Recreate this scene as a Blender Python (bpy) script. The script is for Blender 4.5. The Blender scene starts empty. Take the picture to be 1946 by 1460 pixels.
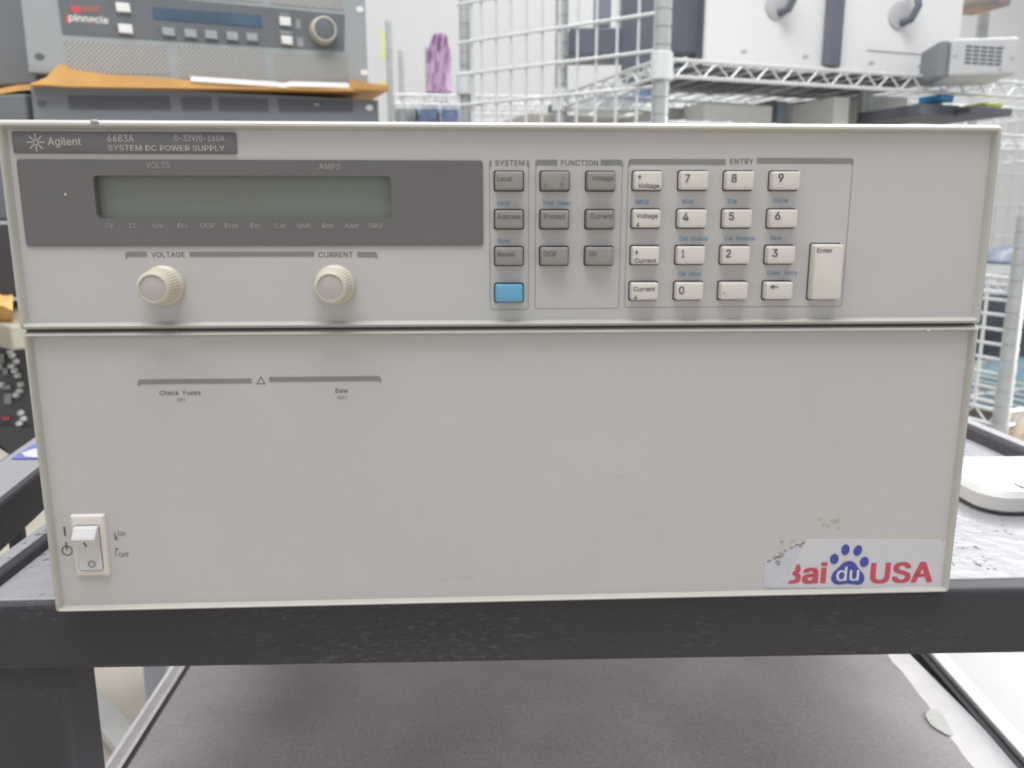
import bpy, bmesh, math, random, os
from mathutils import Vector, Matrix
random.seed(7)
S = bpy.context.scene
COL = S.collection

# ------------------------------------------------------------------ camera
FPX, CX, CY = 1564.7, 973.0, 730.0            # focal length and centre in photo pixels (1946 x 1460)
YAW, PITCH = 0.0490, 0.20238
EYE = Vector((-0.0185, -0.3612, 0.1796))
FW = Vector((math.sin(YAW)*math.cos(PITCH), math.cos(YAW)*math.cos(PITCH), -math.sin(PITCH)))
RT = Vector((math.cos(YAW), -math.sin(YAW), 0))
UP = RT.cross(FW)
cam = bpy.data.cameras.new('camera')
cam.sensor_width = 36; cam.lens = FPX/1946*36
cam.clip_start = 0.01; cam.clip_end = 60
cam.dof.use_dof = True; cam.dof.focus_distance = 0.375; cam.dof.aperture_fstop = 14
co = bpy.data.objects.new('camera', cam); COL.objects.link(co)
M = Matrix((RT, UP, -FW)).transposed().to_4x4(); M.translation = EYE
co.matrix_world = M
S.camera = co

# ------------------------------------------------------------------ world and lamps
W = bpy.data.worlds.new('World'); S.world = W; W.use_nodes = True
W.node_tree.nodes['Background'].inputs[0].default_value = (0.93, 0.96, 1.0, 1)
W.node_tree.nodes['Background'].inputs[1].default_value = 0.52
def area(name, loc, target, sx, sy, power, col=(1, 1, 1), spread=180):
    l = bpy.data.lights.new(name, 'AREA'); l.shape = 'RECTANGLE'; l.size = sx; l.size_y = sy
    l.energy = power; l.color = col; l.spread = math.radians(spread)
    o = bpy.data.objects.new(name, l); COL.objects.link(o); o.location = loc
    o.rotation_euler = (Vector(target)-Vector(loc)).to_track_quat('-Z', 'Y').to_euler()
    return o
area('ceiling_lamp', (-0.25, -0.35, 2.3), (-0.05, 0.15, 0.0), 1.8, 1.4, 54, (1, 0.99, 0.975))
area('ceiling_lamp', (0.2, 1.9, 2.5), (0.2, 1.9, 0.0), 3.6, 1.6, 50, (0.97, 0.99, 1))
area('window_light', (1.7, 2.9, 2.15), (0.25, 0.1, 0.0), 2.6, 1.0, 60, (0.95, 0.98, 1))
area('window_light', (1.9, .62, .16), (0.25, .24, -.2), .7, .5, 9, (1, .97, .95), 70)
S.view_settings.view_transform = 'Standard'; S.view_settings.look = 'None'
S.view_settings.exposure = 0.3; S.view_settings.gamma = 1; S.view_settings.use_curve_mapping = False
S.render.engine = 'CYCLES'
S.cycles.use_denoising = True
S.cycles.filter_width = 1.9
S.cycles.max_bounces = 8

# ------------------------------------------------------------------ helpers
def ray(px, py): return FW + RT*((px-CX)/FPX) + UP*((CY-py)/FPX)
def R(px, py, t): return EYE + ray(px, py)*t                       # point at a depth
def hit(px, py, p0, n):
    d = ray(px, py); return EYE + d*((p0-EYE).dot(n)/d.dot(n))
def pp(px, py, y=0.0):
    p = hit(px, py, Vector((0, y, 0)), Vector((0, 1, 0))); return p.x, p.z
def pz(px, py, z=0.0): return hit(px, py, Vector((0, 0, z)), Vector((0, 0, 1)))

def srgb(r, g, b):
    f = lambda c: (c/255/12.92 if c/255 <= .04045 else ((c/255+.055)/1.055)**2.4)
    return (f(r), f(g), f(b))

def mat(name, col, rough=.5, spec=.5, metal=0, var=0.0, vscale=30, col2=None, bump=0.0, bscale=200, coat=0, rvar=0):
    m = bpy.data.materials.new(name); m.use_nodes = True
    nt = m.node_tree; b = nt.nodes['Principled BSDF']
    b.inputs['Base Color'].default_value = (*col, 1); b.inputs['Roughness'].default_value = rough
    b.inputs['Specular IOR Level'].default_value = spec; b.inputs['Metallic'].default_value = metal
    b.inputs['Coat Weight'].default_value = coat
    tc = nt.nodes.new('ShaderNodeTexCoord')
    if var or col2 or rvar:
        n = nt.nodes.new('ShaderNodeTexNoise'); n.inputs['Scale'].default_value = vscale
        n.inputs['Detail'].default_value = 5; n.inputs['Roughness'].default_value = .6
        nt.links.new(tc.outputs['Object'], n.inputs['Vector'])
        r = nt.nodes.new('ShaderNodeMapRange'); r.inputs['From Min'].default_value = .3; r.inputs['From Max'].default_value = .7
        nt.links.new(n.outputs['Fac'], r.inputs['Value'])
        if var or col2:
            mx = nt.nodes.new('ShaderNodeMix'); mx.data_type = 'RGBA'
            c2 = col2 or tuple(c*(1+var) for c in col); c1 = col if col2 else tuple(c*(1-var) for c in col)
            mx.inputs['A'].default_value = (*c1, 1); mx.inputs['B'].default_value = (*c2, 1)
            nt.links.new(r.outputs['Result'], mx.inputs['Factor'])
            nt.links.new(mx.outputs['Result'], b.inputs['Base Color'])
        if rvar:
            r2 = nt.nodes.new('ShaderNodeMapRange')
            r2.inputs['To Min'].default_value = rough-rvar; r2.inputs['To Max'].default_value = rough+rvar
            nt.links.new(n.outputs['Fac'], r2.inputs['Value']); nt.links.new(r2.outputs['Result'], b.inputs['Roughness'])
    if bump:
        n2 = nt.nodes.new('ShaderNodeTexNoise'); n2.inputs['Scale'].default_value = bscale; n2.inputs['Detail'].default_value = 3
        nt.links.new(tc.outputs['Object'], n2.inputs['Vector'])
        bp = nt.nodes.new('ShaderNodeBump'); bp.inputs['Strength'].default_value = bump; bp.inputs['Distance'].default_value = .002
        nt.links.new(n2.outputs['Fac'], bp.inputs['Height']); nt.links.new(bp.outputs['Normal'], b.inputs['Normal'])
    return m

class MB:
    def __init__(s): s.v = []; s.f = []
    def add(s, vs, fs):
        k = len(s.v); s.v += [tuple(v) for v in vs]; s.f += [tuple(i+k for i in f) for f in fs]; return s
    def box(s, a, b, mtx=None):
        vs = [Vector((x, y, z)) for x in (a[0], b[0]) for y in (a[1], b[1]) for z in (a[2], b[2])]
        if mtx: vs = [mtx @ v for v in vs]
        return s.add(vs, [(0, 1, 3, 2), (4, 6, 7, 5), (0, 4, 5, 1), (2, 3, 7, 6), (0, 2, 6, 4), (1, 5, 7, 3)])
    def obox(s, o, ex, ey, ez):                                     # box from a corner and three edge vectors
        vs = [o+ex*i+ey*j+ez*k for i in (0, 1) for j in (0, 1) for k in (0, 1)]
        return s.add(vs, [(0, 1, 3, 2), (4, 6, 7, 5), (0, 4, 5, 1), (2, 3, 7, 6), (0, 2, 6, 4), (1, 5, 7, 3)])
    def loft(s, loops, cap0=True, cap1=True):
        n = len(loops[0]); vs = [v for l in loops for v in l]; fs = []
        for k in range(len(loops)-1):
            for i in range(n):
                j = (i+1) % n; fs.append((k*n+i, k*n+j, (k+1)*n+j, (k+1)*n+i))
        if cap0: fs.append(tuple(range(n-1, -1, -1)))
        if cap1: fs.append(tuple((len(loops)-1)*n+i for i in range(n)))
        return s.add(vs, fs)
    def tube(s, pts, r, n=8):
        pts = [Vector(p) for p in pts]; loops = []
        for i, p in enumerate(pts):
            d = (pts[min(i+1, len(pts)-1)]-pts[max(i-1, 0)]).normalized()
            a = d.orthogonal().normalized() if i == 0 else (prev - d*prev.dot(d)).normalized()
            prev = a; b = d.cross(a)
            rr = r[i] if isinstance(r, (list, tuple)) else r
            loops.append([p+a*rr*math.cos(2*math.pi*k/n)+b*rr*math.sin(2*math.pi*k/n) for k in range(n)])
        return s.loft(loops)
    def lathe(s, c, ax, prof, n=40, ridge=None):                    # prof: (distance along axis, radius)
        c = Vector(c); ax = Vector(ax).normalized(); a = ax.orthogonal().normalized(); b = ax.cross(a); loops = []
        for k, (h, r) in enumerate(prof):
            lp = []
            for i in range(n):
                rr = r*(1-(ridge[1] if ridge and k in ridge[0] and i % 2 else 0))
                t = 2*math.pi*i/n; lp.append(c+ax*h+(a*math.cos(t)+b*math.sin(t))*rr)
            loops.append(lp)
        return s.loft(loops)
    def prism(s, pts, d):                                           # flat outline pushed along d
        return s.loft([[Vector(p) for p in pts], [Vector(p)+d for p in pts]])
    def build(s, name, m, parent=None, smooth=False, bevel=0, seg=2):
        me = bpy.data.meshes.new(name); me.from_pydata(s.v, [], s.f); me.materials.append(m)
        bm = bmesh.new(); bm.from_mesh(me); bmesh.ops.recalc_face_normals(bm, faces=bm.faces); bm.to_mesh(me); bm.free()
        o = bpy.data.objects.new(name, me); COL.objects.link(o)
        if parent: o.parent = parent
        if bevel:
            b = o.modifiers.new('bevel', 'BEVEL'); b.width = bevel; b.segments = seg; b.limit_method = 'ANGLE'; b.angle_limit = math.radians(40)
        if smooth:
            for p in me.polygons: p.use_smooth = True
            try: me.set_sharp_from_angle(angle=math.radians(38))
            except Exception: pass
        return o

def rr(x0, x1, z0, z1, r, y, n=5):                                  # rounded rectangle in the x-z plane
    pts = []
    for cx, cz, a0 in ((x1-r, z1-r, 0), (x0+r, z1-r, 90), (x0+r, z0+r, 180), (x1-r, z0+r, 270)):
        for i in range(n+1):
            a = math.radians(a0+90*i/n); pts.append(Vector((cx+r*math.cos(a), y, cz+r*math.sin(a))))
    return pts
def pad(mb, x0, x1, z0, z1, r, prof, cap0=True):                    # rounded plate, prof: (y, inset)
    return mb.loft([rr(x0+i, x1-i, z0+i, z1-i, max(r-i*.6, .0001), y) for y, i in prof], cap0=cap0)
def ringplate(mb, o, i, ro, ri, y0, y1):                            # plate with a rounded opening, y1 = front
    A = rr(*o, ro, y0); B = rr(*o, ro, y1); C = rr(*i, ri, y1); D = rr(*i, ri, y0)
    n = len(A); fs = []
    for a in range(4):
        b = (a+1) % 4
        for k in range(n):
            j = (k+1) % n; fs.append((a*n+k, a*n+j, b*n+j, b*n+k))
    return mb.add(A+B+C+D, fs)

_glyph = {}
FONT = None
for _d in (os.path.join(bpy.utils.resource_path('LOCAL'), 'datafiles'), os.path.join(bpy.utils.resource_path('SYSTEM'), 'datafiles')):
    _p = os.path.join(_d, 'fonts', 'Inter.woff2')                   # the sans face that ships inside Blender
    if FONT is None and os.path.exists(_p):
        try: FONT = bpy.data.fonts.load(_p)
        except Exception: FONT = None
def glyphs(s, bold):
    k = (s, bold)
    if k in _glyph: return _glyph[k]
    cu = bpy.data.curves.new('lettering', 'FONT'); cu.body = s; cu.size = 1; cu.resolution_u = 3; cu.offset = 0
    if FONT: cu.font = FONT
    cu.space_character = 1.02
    ob = bpy.data.objects.new('lettering', cu); COL.objects.link(ob)
    bpy.context.view_layer.update()
    me = bpy.data.meshes.new_from_object(ob.evaluated_get(bpy.context.evaluated_depsgraph_get()))
    vs = [v.co.copy() for v in me.vertices]; fs = [tuple(p.vertices) for p in me.polygons]
    bpy.data.objects.remove(ob); bpy.data.meshes.remove(me); bpy.data.curves.remove(cu)
    xs = [v.x for v in vs]
    nv, nf, lev = [], [], []                                        # strokes overlap in some letters: tiny level per face
    for q, f in enumerate(fs):
        nf.append(tuple(range(len(nv), len(nv)+len(f)))); nv += [vs[t] for t in f]; lev += [q % 5]*len(f)
    vs, fs = nv, nf
    _glyph[k] = (vs, fs, min(xs), max(xs), lev); return _glyph[k]
CAP = None
def txt_uv(mb, s, fn, w, h, bold=.0, shear=0):                      # fn maps (u, v) metres to a point; h is the cap height
    global CAP
    if CAP is None: CAP = max(v.y for v in glyphs('H', 0)[0])
    vs, fs, a, b, lev = glyphs(s, 0)
    sx = w/(b-a); e = bold*.9
    for du, dv, lift in (((0, 0, 0),) if not bold else ((-e, -e*.5, 0), (e, -e*.5, 1), (-e, e*.5, 2), (e, e*.5, 3))):
        mb.add([fn((v.x-a)*sx*(1-2*e/(b-a)) + e*sx + du*sx, v.y/CAP*h + dv/CAP*h) + Vector((0, -lift*15e-6-lev[i]*3e-6, 0)) for i, v in enumerate(vs)], fs)
def txt(mb, s, l, r, top, base, y, bold=.0, shear=0):               # lettering on the panel, box read in photo pixels
    x0, z0 = pp(l, base, y); x1, _ = pp(r, base, y); _, z1 = pp(l, top, y)
    txt_uv(mb, s, lambda u, v: Vector((x0+u, y, z0+v)), x1-x0, z1-z0, bold, shear)
def words(name, m, parent, items, y, bold=.012):                       # one mesh per printed word
    for it in items:
        mb = MB(); txt(mb, *it[:5], y, it[5] if len(it) > 5 else bold); mb.build(name, m, parent)
def sheet(mb, x0, x1, z0, z1, y, t=.00006): mb.box((x0, y-t, z0), (x1, y+t, z1))

def tag(o, label, cat, group=None):
    o['label'] = label; o['category'] = cat
    if group: o['group'] = group
    return o
def thing(name, loc, label, cat, group=None):
    o = bpy.data.objects.new(name, None); COL.objects.link(o); o.location = loc; o.empty_display_size = .02
    tag(o, label, cat, group); return o
def adopt(root):                                                    # parts were built in world space: keep them there
    bpy.context.view_layer.update()
    for c in root.children: c.matrix_parent_inverse = root.matrix_world.inverted()

# ------------------------------------------------------------------ materials
m_panel = mat('panel_paint', (.512, .505, .490), .5, .35, col2=(.536, .511, .499), vscale=11, rvar=.08, bump=.03, bscale=900)
m_frame = mat('frame_paint', (.455, .442, .398), .42, .45, var=.04, vscale=25)
m_case = mat('case_paint', (.5, .48, .43), .5, .4, var=.04)
m_dark = mat('nameplate_plastic', (.148, .141, .142), .38, .5, var=.05, vscale=40)
m_window = mat('display_plastic', (.148, .141, .140), .33, .5, var=.04, vscale=14)
m_lcd = mat('lcd_glass', (.225, .270, .230), .3, .4, col2=(.225, .235, .195), vscale=7)
m_txtlight = mat('light_print', (.52, .5, .48), .5)
m_txtdim = mat('dim_print', (.36, .34, .335), .5)
m_bar = mat('grey_print', (.235, .235, .232), .5, var=.05, vscale=60)
m_line = mat('outline_print', (.28, .28, .275), .5)
m_txtgrey = mat('grey_letters', (.19, .187, .185), .5)
m_txtblue = mat('blue_letters', (.22, .39, .56), .5)
m_keydark = mat('dark_key_plastic', (.285, .266, .25), .45, .4, var=.03, vscale=80)
m_keylight = mat('light_key_plastic', (.64, .60, .55), .45, .4, var=.03, vscale=80)
m_keyblue = mat('blue_key_plastic', (.135, .36, .56), .42, .4)
m_keytxt = mat('key_letters', (.125, .115, .11), .5)
m_keytxtdark = mat('dark_key_letters', (.155, .145, .138), .5)
m_keytxtfade = mat('worn_key_letters', (.20, .185, .172), .5)
m_well = mat('key_gap', (.07, .068, .066), .7, .2)  # flat dark plate around each key, shade of the recess put into colour
m_knob = mat('knob_plastic', (.56, .52, .44), .35, .5)
m_knobcap = mat('knob_cap', (.47, .435, .405), .45, .4)
m_switch = mat('switch_plastic', (.68, .63, .57), .38, .5)
m_rocker = mat('rocker_plastic', (.60, .59, .59), .32, .5)
m_sticker = mat('sticker_paper', (.60, .59, .62), .45, .4, var=.02)
m_torn = mat('torn_paper', (.50, .50, .56), .7, .2, col2=(.6, .6, .66), vscale=90)
m_red = mat('red_ink', (.56, .075, .115), .45)
m_blue = mat('blue_ink', (.055, .075, .36), .45)
m_white = mat('white_ink', (.64, .64, .68), .45)
m_grime = mat('grime', (.20, .185, .165), .8, .2, col2=(.42, .40, .38), vscale=420)

# the black cart: scuffed apron and dusty glossy top
def cart_side_mat():
    m = mat('black_cart_plastic', (.047, .045, .054), .55, .35, bump=.08, bscale=160)
    nt = m.node_tree; b = nt.nodes['Principled BSDF']; tc = nt.nodes['Texture Coordinate']
    mp = nt.nodes.new('ShaderNodeMapping'); mp.inputs['Scale'].default_value = (.45, 1, 1.3); nt.links.new(tc.outputs['Object'], mp.inputs['Vector'])
    n1 = nt.nodes.new('ShaderNodeTexNoise'); n1.inputs['Scale'].default_value = 420; n1.inputs['Detail'].default_value = 6; n1.inputs['Roughness'].default_value = .7
    n2 = nt.nodes.new('ShaderNodeTexNoise'); n2.inputs['Scale'].default_value = 22; n2.inputs['Detail'].default_value = 3
    for n in (n1, n2): nt.links.new(mp.outputs['Vector'], n.inputs['Vector'])
    r1 = nt.nodes.new('ShaderNodeMapRange'); r1.inputs['From Min'].default_value = .53; r1.inputs['From Max'].default_value = .8
    r2 = nt.nodes.new('ShaderNodeMapRange'); r2.inputs['From Min'].default_value = .45; r2.inputs['From Max'].default_value = .72
    nt.links.new(n1.outputs['Fac'], r1.inputs['Value']); nt.links.new(n2.outputs['Fac'], r2.inputs['Value'])
    mu = nt.nodes.new('ShaderNodeMath'); mu.operation = 'MULTIPLY'
    nt.links.new(r1.outputs['Result'], mu.inputs[0]); nt.links.new(r2.outputs['Result'], mu.inputs[1])
    mx = nt.nodes.new('ShaderNodeMix'); mx.data_type = 'RGBA'
    mx.inputs['A'].default_value = (.047, .045, .054, 1); mx.inputs['B'].default_value = (.17, .17, .19, 1)
    nt.links.new(mu.outputs['Value'], mx.inputs['Factor']); nt.links.new(mx.outputs['Result'], b.inputs['Base Color'])
    return m
m_cart = cart_side_mat()
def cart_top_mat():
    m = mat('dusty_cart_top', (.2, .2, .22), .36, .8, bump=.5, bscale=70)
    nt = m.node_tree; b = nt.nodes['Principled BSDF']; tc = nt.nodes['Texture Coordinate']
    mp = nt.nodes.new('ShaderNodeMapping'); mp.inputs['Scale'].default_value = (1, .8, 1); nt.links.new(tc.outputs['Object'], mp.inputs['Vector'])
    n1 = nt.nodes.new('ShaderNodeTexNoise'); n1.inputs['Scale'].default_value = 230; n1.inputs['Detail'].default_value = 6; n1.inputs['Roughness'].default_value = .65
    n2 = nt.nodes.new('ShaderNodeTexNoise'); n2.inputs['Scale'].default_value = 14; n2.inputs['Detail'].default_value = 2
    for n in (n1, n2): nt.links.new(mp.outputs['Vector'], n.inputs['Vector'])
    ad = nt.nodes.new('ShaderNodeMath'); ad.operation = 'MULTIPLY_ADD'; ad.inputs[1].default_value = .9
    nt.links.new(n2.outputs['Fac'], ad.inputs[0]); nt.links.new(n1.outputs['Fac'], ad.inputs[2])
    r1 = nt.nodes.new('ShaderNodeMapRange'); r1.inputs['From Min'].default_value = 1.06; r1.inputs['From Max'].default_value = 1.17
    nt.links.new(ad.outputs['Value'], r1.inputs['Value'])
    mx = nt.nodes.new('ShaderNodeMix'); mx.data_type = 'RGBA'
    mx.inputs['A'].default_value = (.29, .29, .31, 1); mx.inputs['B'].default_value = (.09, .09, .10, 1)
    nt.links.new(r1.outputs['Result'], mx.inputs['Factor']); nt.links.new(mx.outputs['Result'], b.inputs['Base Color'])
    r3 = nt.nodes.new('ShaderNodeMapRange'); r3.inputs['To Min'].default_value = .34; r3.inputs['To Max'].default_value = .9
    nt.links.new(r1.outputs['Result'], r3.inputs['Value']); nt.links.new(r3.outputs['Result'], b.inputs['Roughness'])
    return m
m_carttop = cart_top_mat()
m_mat = mat('rubber_mat', (.25, .222, .23), .40, .6, col2=(.33, .293, .296), vscale=260, bump=.18, bscale=800, rvar=.06)
nt = m_mat.node_tree; bs = nt.nodes['Principled BSDF']                 # broad worn patches over the fine speckle
src = bs.inputs['Base Color'].links[0].from_socket
nz = nt.nodes.new('ShaderNodeTexNoise'); nz.inputs['Scale'].default_value = 11; nz.inputs['Detail'].default_value = 4
nt.links.new(nt.nodes['Texture Coordinate'].outputs['Object'], nz.inputs['Vector'])
mr = nt.nodes.new('ShaderNodeMapRange'); mr.inputs['From Min'].default_value = .35; mr.inputs['From Max'].default_value = .65; mr.inputs['To Min'].default_value = .92; mr.inputs['To Max'].default_value = 1.16
nt.links.new(nz.outputs['Fac'], mr.inputs['Value'])
ml = nt.nodes.new('ShaderNodeMix'); ml.data_type = 'RGBA'; ml.blend_type = 'MULTIPLY'; ml.inputs['Factor'].default_value = 1
nt.links.new(src, ml.inputs['A']); nt.links.new(mr.outputs['Result'], ml.inputs['B']); nt.links.new(ml.outputs['Result'], bs.inputs['Base Color'])
m_floor = mat('floor_tile', (.56, .50, .42), .45, .4, var=.05, vscale=4)
m_wall = mat('white_wall', (.545, .545, .545), .7, .3, var=.015, vscale=2)

# ------------------------------------------------------------------ floor and wall
FLOOR = -.72
def structure(o, name): o['kind'] = 'structure'; return o
structure(MB().box((-4, -3, FLOOR-.1), (4.5, 3.4, FLOOR)).build('floor', m_floor), 'floor')
tag(MB().box((-4, 3.4, FLOOR), (4.5, 3.5, 3.2)).build('wall', m_wall), 'plain white wall far behind the shelves and equipment', 'wall')

# ------------------------------------------------------------------ the power supply
ps = thing('power_supply', (0, .2, 0), 'pale grey rack power supply with display, keypad and two knobs on a black cart', 'power supply')
HT = .2182
MID = .1304
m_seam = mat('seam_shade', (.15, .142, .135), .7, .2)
# case
MB().box((-.2095, .007, .0015), (.2095, .43, HT-.003)).build('case', m_case, ps, bevel=.002)
# upper frame and lower frame: raised mouldings around the panels
def frame(name, x0, x1, z0, z1, wt, wb, ws):
    mb = MB()
    o = (x0, x1, z0, z1); i = (x0+ws, x1-ws, z0+wb, z1-wt)
    prof = []
    loops = []
    def lp(a, b, y):                                                # blend a between outer (0) and inner (1)
        q = [o[k]+(i[k]-o[k])*a for k in range(4)]
        return rr(*q, b, y, 4)
    for a, b, y in ((0, .0016, .008), (0, .0016, .0008), (.14, .0015, -.0014), (.36, .0014, -.0029), (.58, .0012, -.0031), (.70, .0011, -.0027), (.78, .0010, -.0014), (1, .0008, .0003), (1, .0008, .0035)):
        loops.append(lp(a, b, y))
    mb.loft(loops, cap0=False, cap1=False)
    n = len(loops[0])
    return mb.build(name, m_frame, ps, smooth=True)
fu = frame('upper_frame', -.2121, .2117, MID+.0008, .2179, .0040, .0032, .0042)
fl = frame('lower_frame', -.2112, .2112, .0006, MID+.0001, .0026, .0026, .0038)
MB().box((-.2105, .0012, MID-.004), (.2105, .0038, MID+.004)).build('seam_backing', m_seam, ps)
# small nicks on the mouldings
for px, py, w in ((186, 233, .0018), (1757, 627, .0009)):
    x, z = pp(px, py); MB().loft([[Vector((x+w*k_*math.cos(t*.524), y_-.0022, z+.0009*k_*math.sin(t*.524))) for t in range(12)] for y_, k_ in ((-.0006, 1), (-.0014, .9), (-.0018, .4))]).build('moulding_dent', m_frame, fu if py < 400 else fl, smooth=True)
# loose strip peeling below the top moulding
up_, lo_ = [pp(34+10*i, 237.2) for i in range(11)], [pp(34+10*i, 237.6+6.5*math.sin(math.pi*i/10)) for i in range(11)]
MB().add([Vector((x, -.00035, z)) for x, z in up_+lo_], [(i, i+1, 12+i, 11+i) for i in range(10)]).build('moulding_gap_shade', m_seam, fu)  # flat dark crescent, shade below the moulding put into colour
mb = MB(); mb.loft([[Vector((x, -.0010, z)), Vector((x, -.0008, z+.0004)), Vector((x, -.0003, z+.0004)), Vector((x, -.0003, z))] for x, z in lo_])
mb.build('peeling_strip', m_frame, fu, smooth=True)

# panels
LCD = (-.1752, -.0521, .1783, .1957)
up = ringplate(MB(), (-.2104, .2102, MID+.0025, HT-.0022), (LCD[0]-.001, LCD[1]+.001, LCD[2]-.001, LCD[3]+.001), .0008, .002, .003, 0).build('upper_panel', m_panel, ps)
m_low = mat('lower_panel_paint', (.504, .500, .483), .5, .35, col2=(.540, .512, .497), vscale=9, rvar=.08, bump=.03, bscale=900)
lp_ = MB().box((-.2100, 0, .0016), (.2104, .003, MID-.0018)).build('lower_panel', m_low, ps)

# nameplate
mb = MB(); pad(mb, -.2061, -.1155, .2045, .2132, .0009, [(.0004, 0), (-.0006, 0), (-.0010, .0005)])
plate = mb.build('nameplate', m_dark, ps, smooth=True)
Y = -.00112
words('lettering', m_txtlight, plate, (('Agilent', 91.3, 154.7, 261.5, 276, .012), ('6683A', 204.7, 254.6, 256.8, 269.4, .006), ('0-32V/0-160A', 331.8, 426.7, 257.5, 268.2, .004), ('SYSTEM DC POWER SUPPLY', 206, 427.2, 276, 286.1, .008)), Y)
mb = MB()
cx, cz = pp(68, 270.6, Y)
for k in range(8):                                                  # spark emblem: ring and eight rays
    a = math.pi/2*0+k*math.pi/4+math.pi/8*0
    d = Vector((math.cos(a), 0, math.sin(a))); s_ = Vector((-d.z, 0, d.x)); c = Vector((cx, Y, cz))
    r0, r1 = .0014, .0036 if k % 2 else .0036
    mb.prism([c+d*r0-s_*.00022, c+d*r0+s_*.00022, c+d*r1+s_*.00022, c+d*r1-s_*.00022], Vector((0, -.00006, 0)))
A = [Vector((cx+.0012*math.cos(t*math.pi/10), Y, cz+.0012*math.sin(t*math.pi/10))) for t in range(20)]
B = [Vector((cx+.0008*math.cos(t*math.pi/10), Y, cz+.0008*math.sin(t*math.pi/10))) for t in range(20)]
mb.add(A+B, [(i, (i+1) % 20, 20+(i+1) % 20, 20+i) for i in range(20)])
mb.build('spark_emblem', m_txtlight, plate)

# display window
mb = MB(); ringplate(mb, (-.2054, -.0132, .1666, .2022), LCD, .0014, .0017, .0045, -.0007)
win = mb.build('display_window', m_window, ps)
m_lcdframe = mat('lcd_surround', (.09, .088, .09), .5)
MB().box((LCD[0]-.003, .0042, LCD[2]-.003), (LCD[1]+.003, .0052, LCD[3]+.003)).build('lcd_screen', m_lcd, win)
Y = -.00082
words('heading_lettering', m_txtdim, win, (('VOLTS', 277.5, 323.6, 308.3, 320), ('AMPS', 606.3, 647.2, 311.3, 321.9)), Y)
for s, l, r in (('CV', 200.5, 215.7), ('CC', 246.8, 263.2), ('Unr', 291, 311.5), ('Dis', 338.5, 357.5), ('OCP', 381, 407), ('Prot', 428, 452.4), ('Err', 477, 495.5), ('Cal', 523, 541.7), ('Shift', 564.4, 591.5), ('Rmt', 612, 634), ('Addr', 654.6, 682.3), ('SRQ', 700.8, 725.4)):
    words('annunciator_lettering', m_txtdim, win, ((s, l, r, 424.6, 433.8),), Y)
x, z = pp(126, 370); MB().lathe((x, Y, z), (0, -1, 0), [(0, .0006), (.0001, .0004)], 8).build('paint_chip', m_txtlight, win)

# printed marks on the upper panel
mb = MB(); Y = -.0001
def bar(par, l, r, t, b, y=Y, hook=None):
    mb = MB()
    x0, z1 = pp(l, t, y); x1, _ = pp(r, t, y); _, z0 = pp(l, b, y)
    if hook == 'l': pts = [(x0, z0-.0010), (x0+.0008, z0-.0002), (x0+.0012, z0), (x1, z0), (x1, z1), (x0+.0008, z1), (x0, z1-.0008)]
    elif hook == 'r': pts = [(x0, z0), (x1-.0012, z0), (x1-.0008, z0-.0002), (x1, z0-.0010), (x1, z1-.0008), (x1-.0008, z1), (x0, z1)]
    else: pts = [(x0, z0), (x1, z0), (x1, z1), (x0, z1)]
    mb.prism([Vector((x_, y, z_)) for x_, z_ in pts], Vector((0, -.00006, 0)))
    mb.build('printed_bar', m_bar, par)
bar(up, 237.5, 279, 478.6, 488, hook='l'); bar(up, 359.5, 597, 478.8, 488); bar(up, 678.6, 716.8, 479.2, 488.6, hook='r')
bar(up, 1017.4, 1059, 303.7, 314.0, hook='l'); bar(up, 1141.7, 1184, 303.7, 314.0, hook='r')
bar(up, 1194.5, 1379.3, 302.3, 312.6, hook='l'); bar(up, 1438.5, 1622.5, 300.5, 310.6, hook='r')
bar(up, 929.5, 934, 304.3, 315, hook='l'); bar(up, 1001, 1006, 304.3, 315, hook='r')
for x0, x1, z0, z1 in ((-.0105, .0065, .1388, .2018), (.0092, .0466, .1391, .2018), (.0489, .1473, .1394, .2020)):
    A = rr(x0, x1, z0, z1, .0012, -.00014); B = rr(x0+.00026, x1-.00026, z0+.00026, z1-.00026, .001, -.00014)
    ids = list(range(11, 24))+[0]; n = len(ids)                     # open at the top, where the bars and the title are
    mb = MB().add([A[i] for i in ids]+[B[i] for i in ids], [(i, i+1, n+i+1, n+i) for i in range(n-1)])
    mb.build('printed_outline', m_line, up)
for s, l, r, t, b in (('VOLTAGE', 287.6, 351.5, 479.4, 488.8), ('CURRENT', 605, 671, 479.4, 489), ('SYSTEM', 940.7, 996.6, 304.6, 314.6), ('FUNCTION', 1066.3, 1136.5, 304.6, 314.6), ('ENTRY', 1387.2, 1432, 301.9, 312.2)):
    words('grey_lettering', m_txtgrey, up, ((s, l, r, t, b),), Y)
words('grey_lettering', m_txtgrey, up, (('-', 1375.5, 1380.5, 517, 524.5),), Y)
for s, l, r, t, b in (('Error', 945, 969.6, 382, 389.8), ('Save', 945, 968, 453.6, 461.5), ('Prot  Clear', 1032.3, 1085.4, 382, 389.8), ('IMCal', 1206.6, 1233.6, 380, 388), ('VCal', 1295.5, 1317.7, 379, 387), ('ICal', 1382.4, 1400.3, 378.5, 386.5), ('OVCal', 1468.6, 1498.4, 377, 385), ('Cal  Enable', 1291, 1345.5, 449.8, 457.8), ('Cal  Disable', 1376.9, 1434.3, 449, 457), ('Pass', 1463.8, 1485.5, 448.4, 456.3), ('Cal  Save', 1288, 1331.4, 516.7, 524.5), ('Clear  Entry', 1457.8, 1515.7, 514.6, 522.6)):
    words('blue_lettering', m_txtblue, up, ((s, l, r, t, b),), Y, .022)

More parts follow.
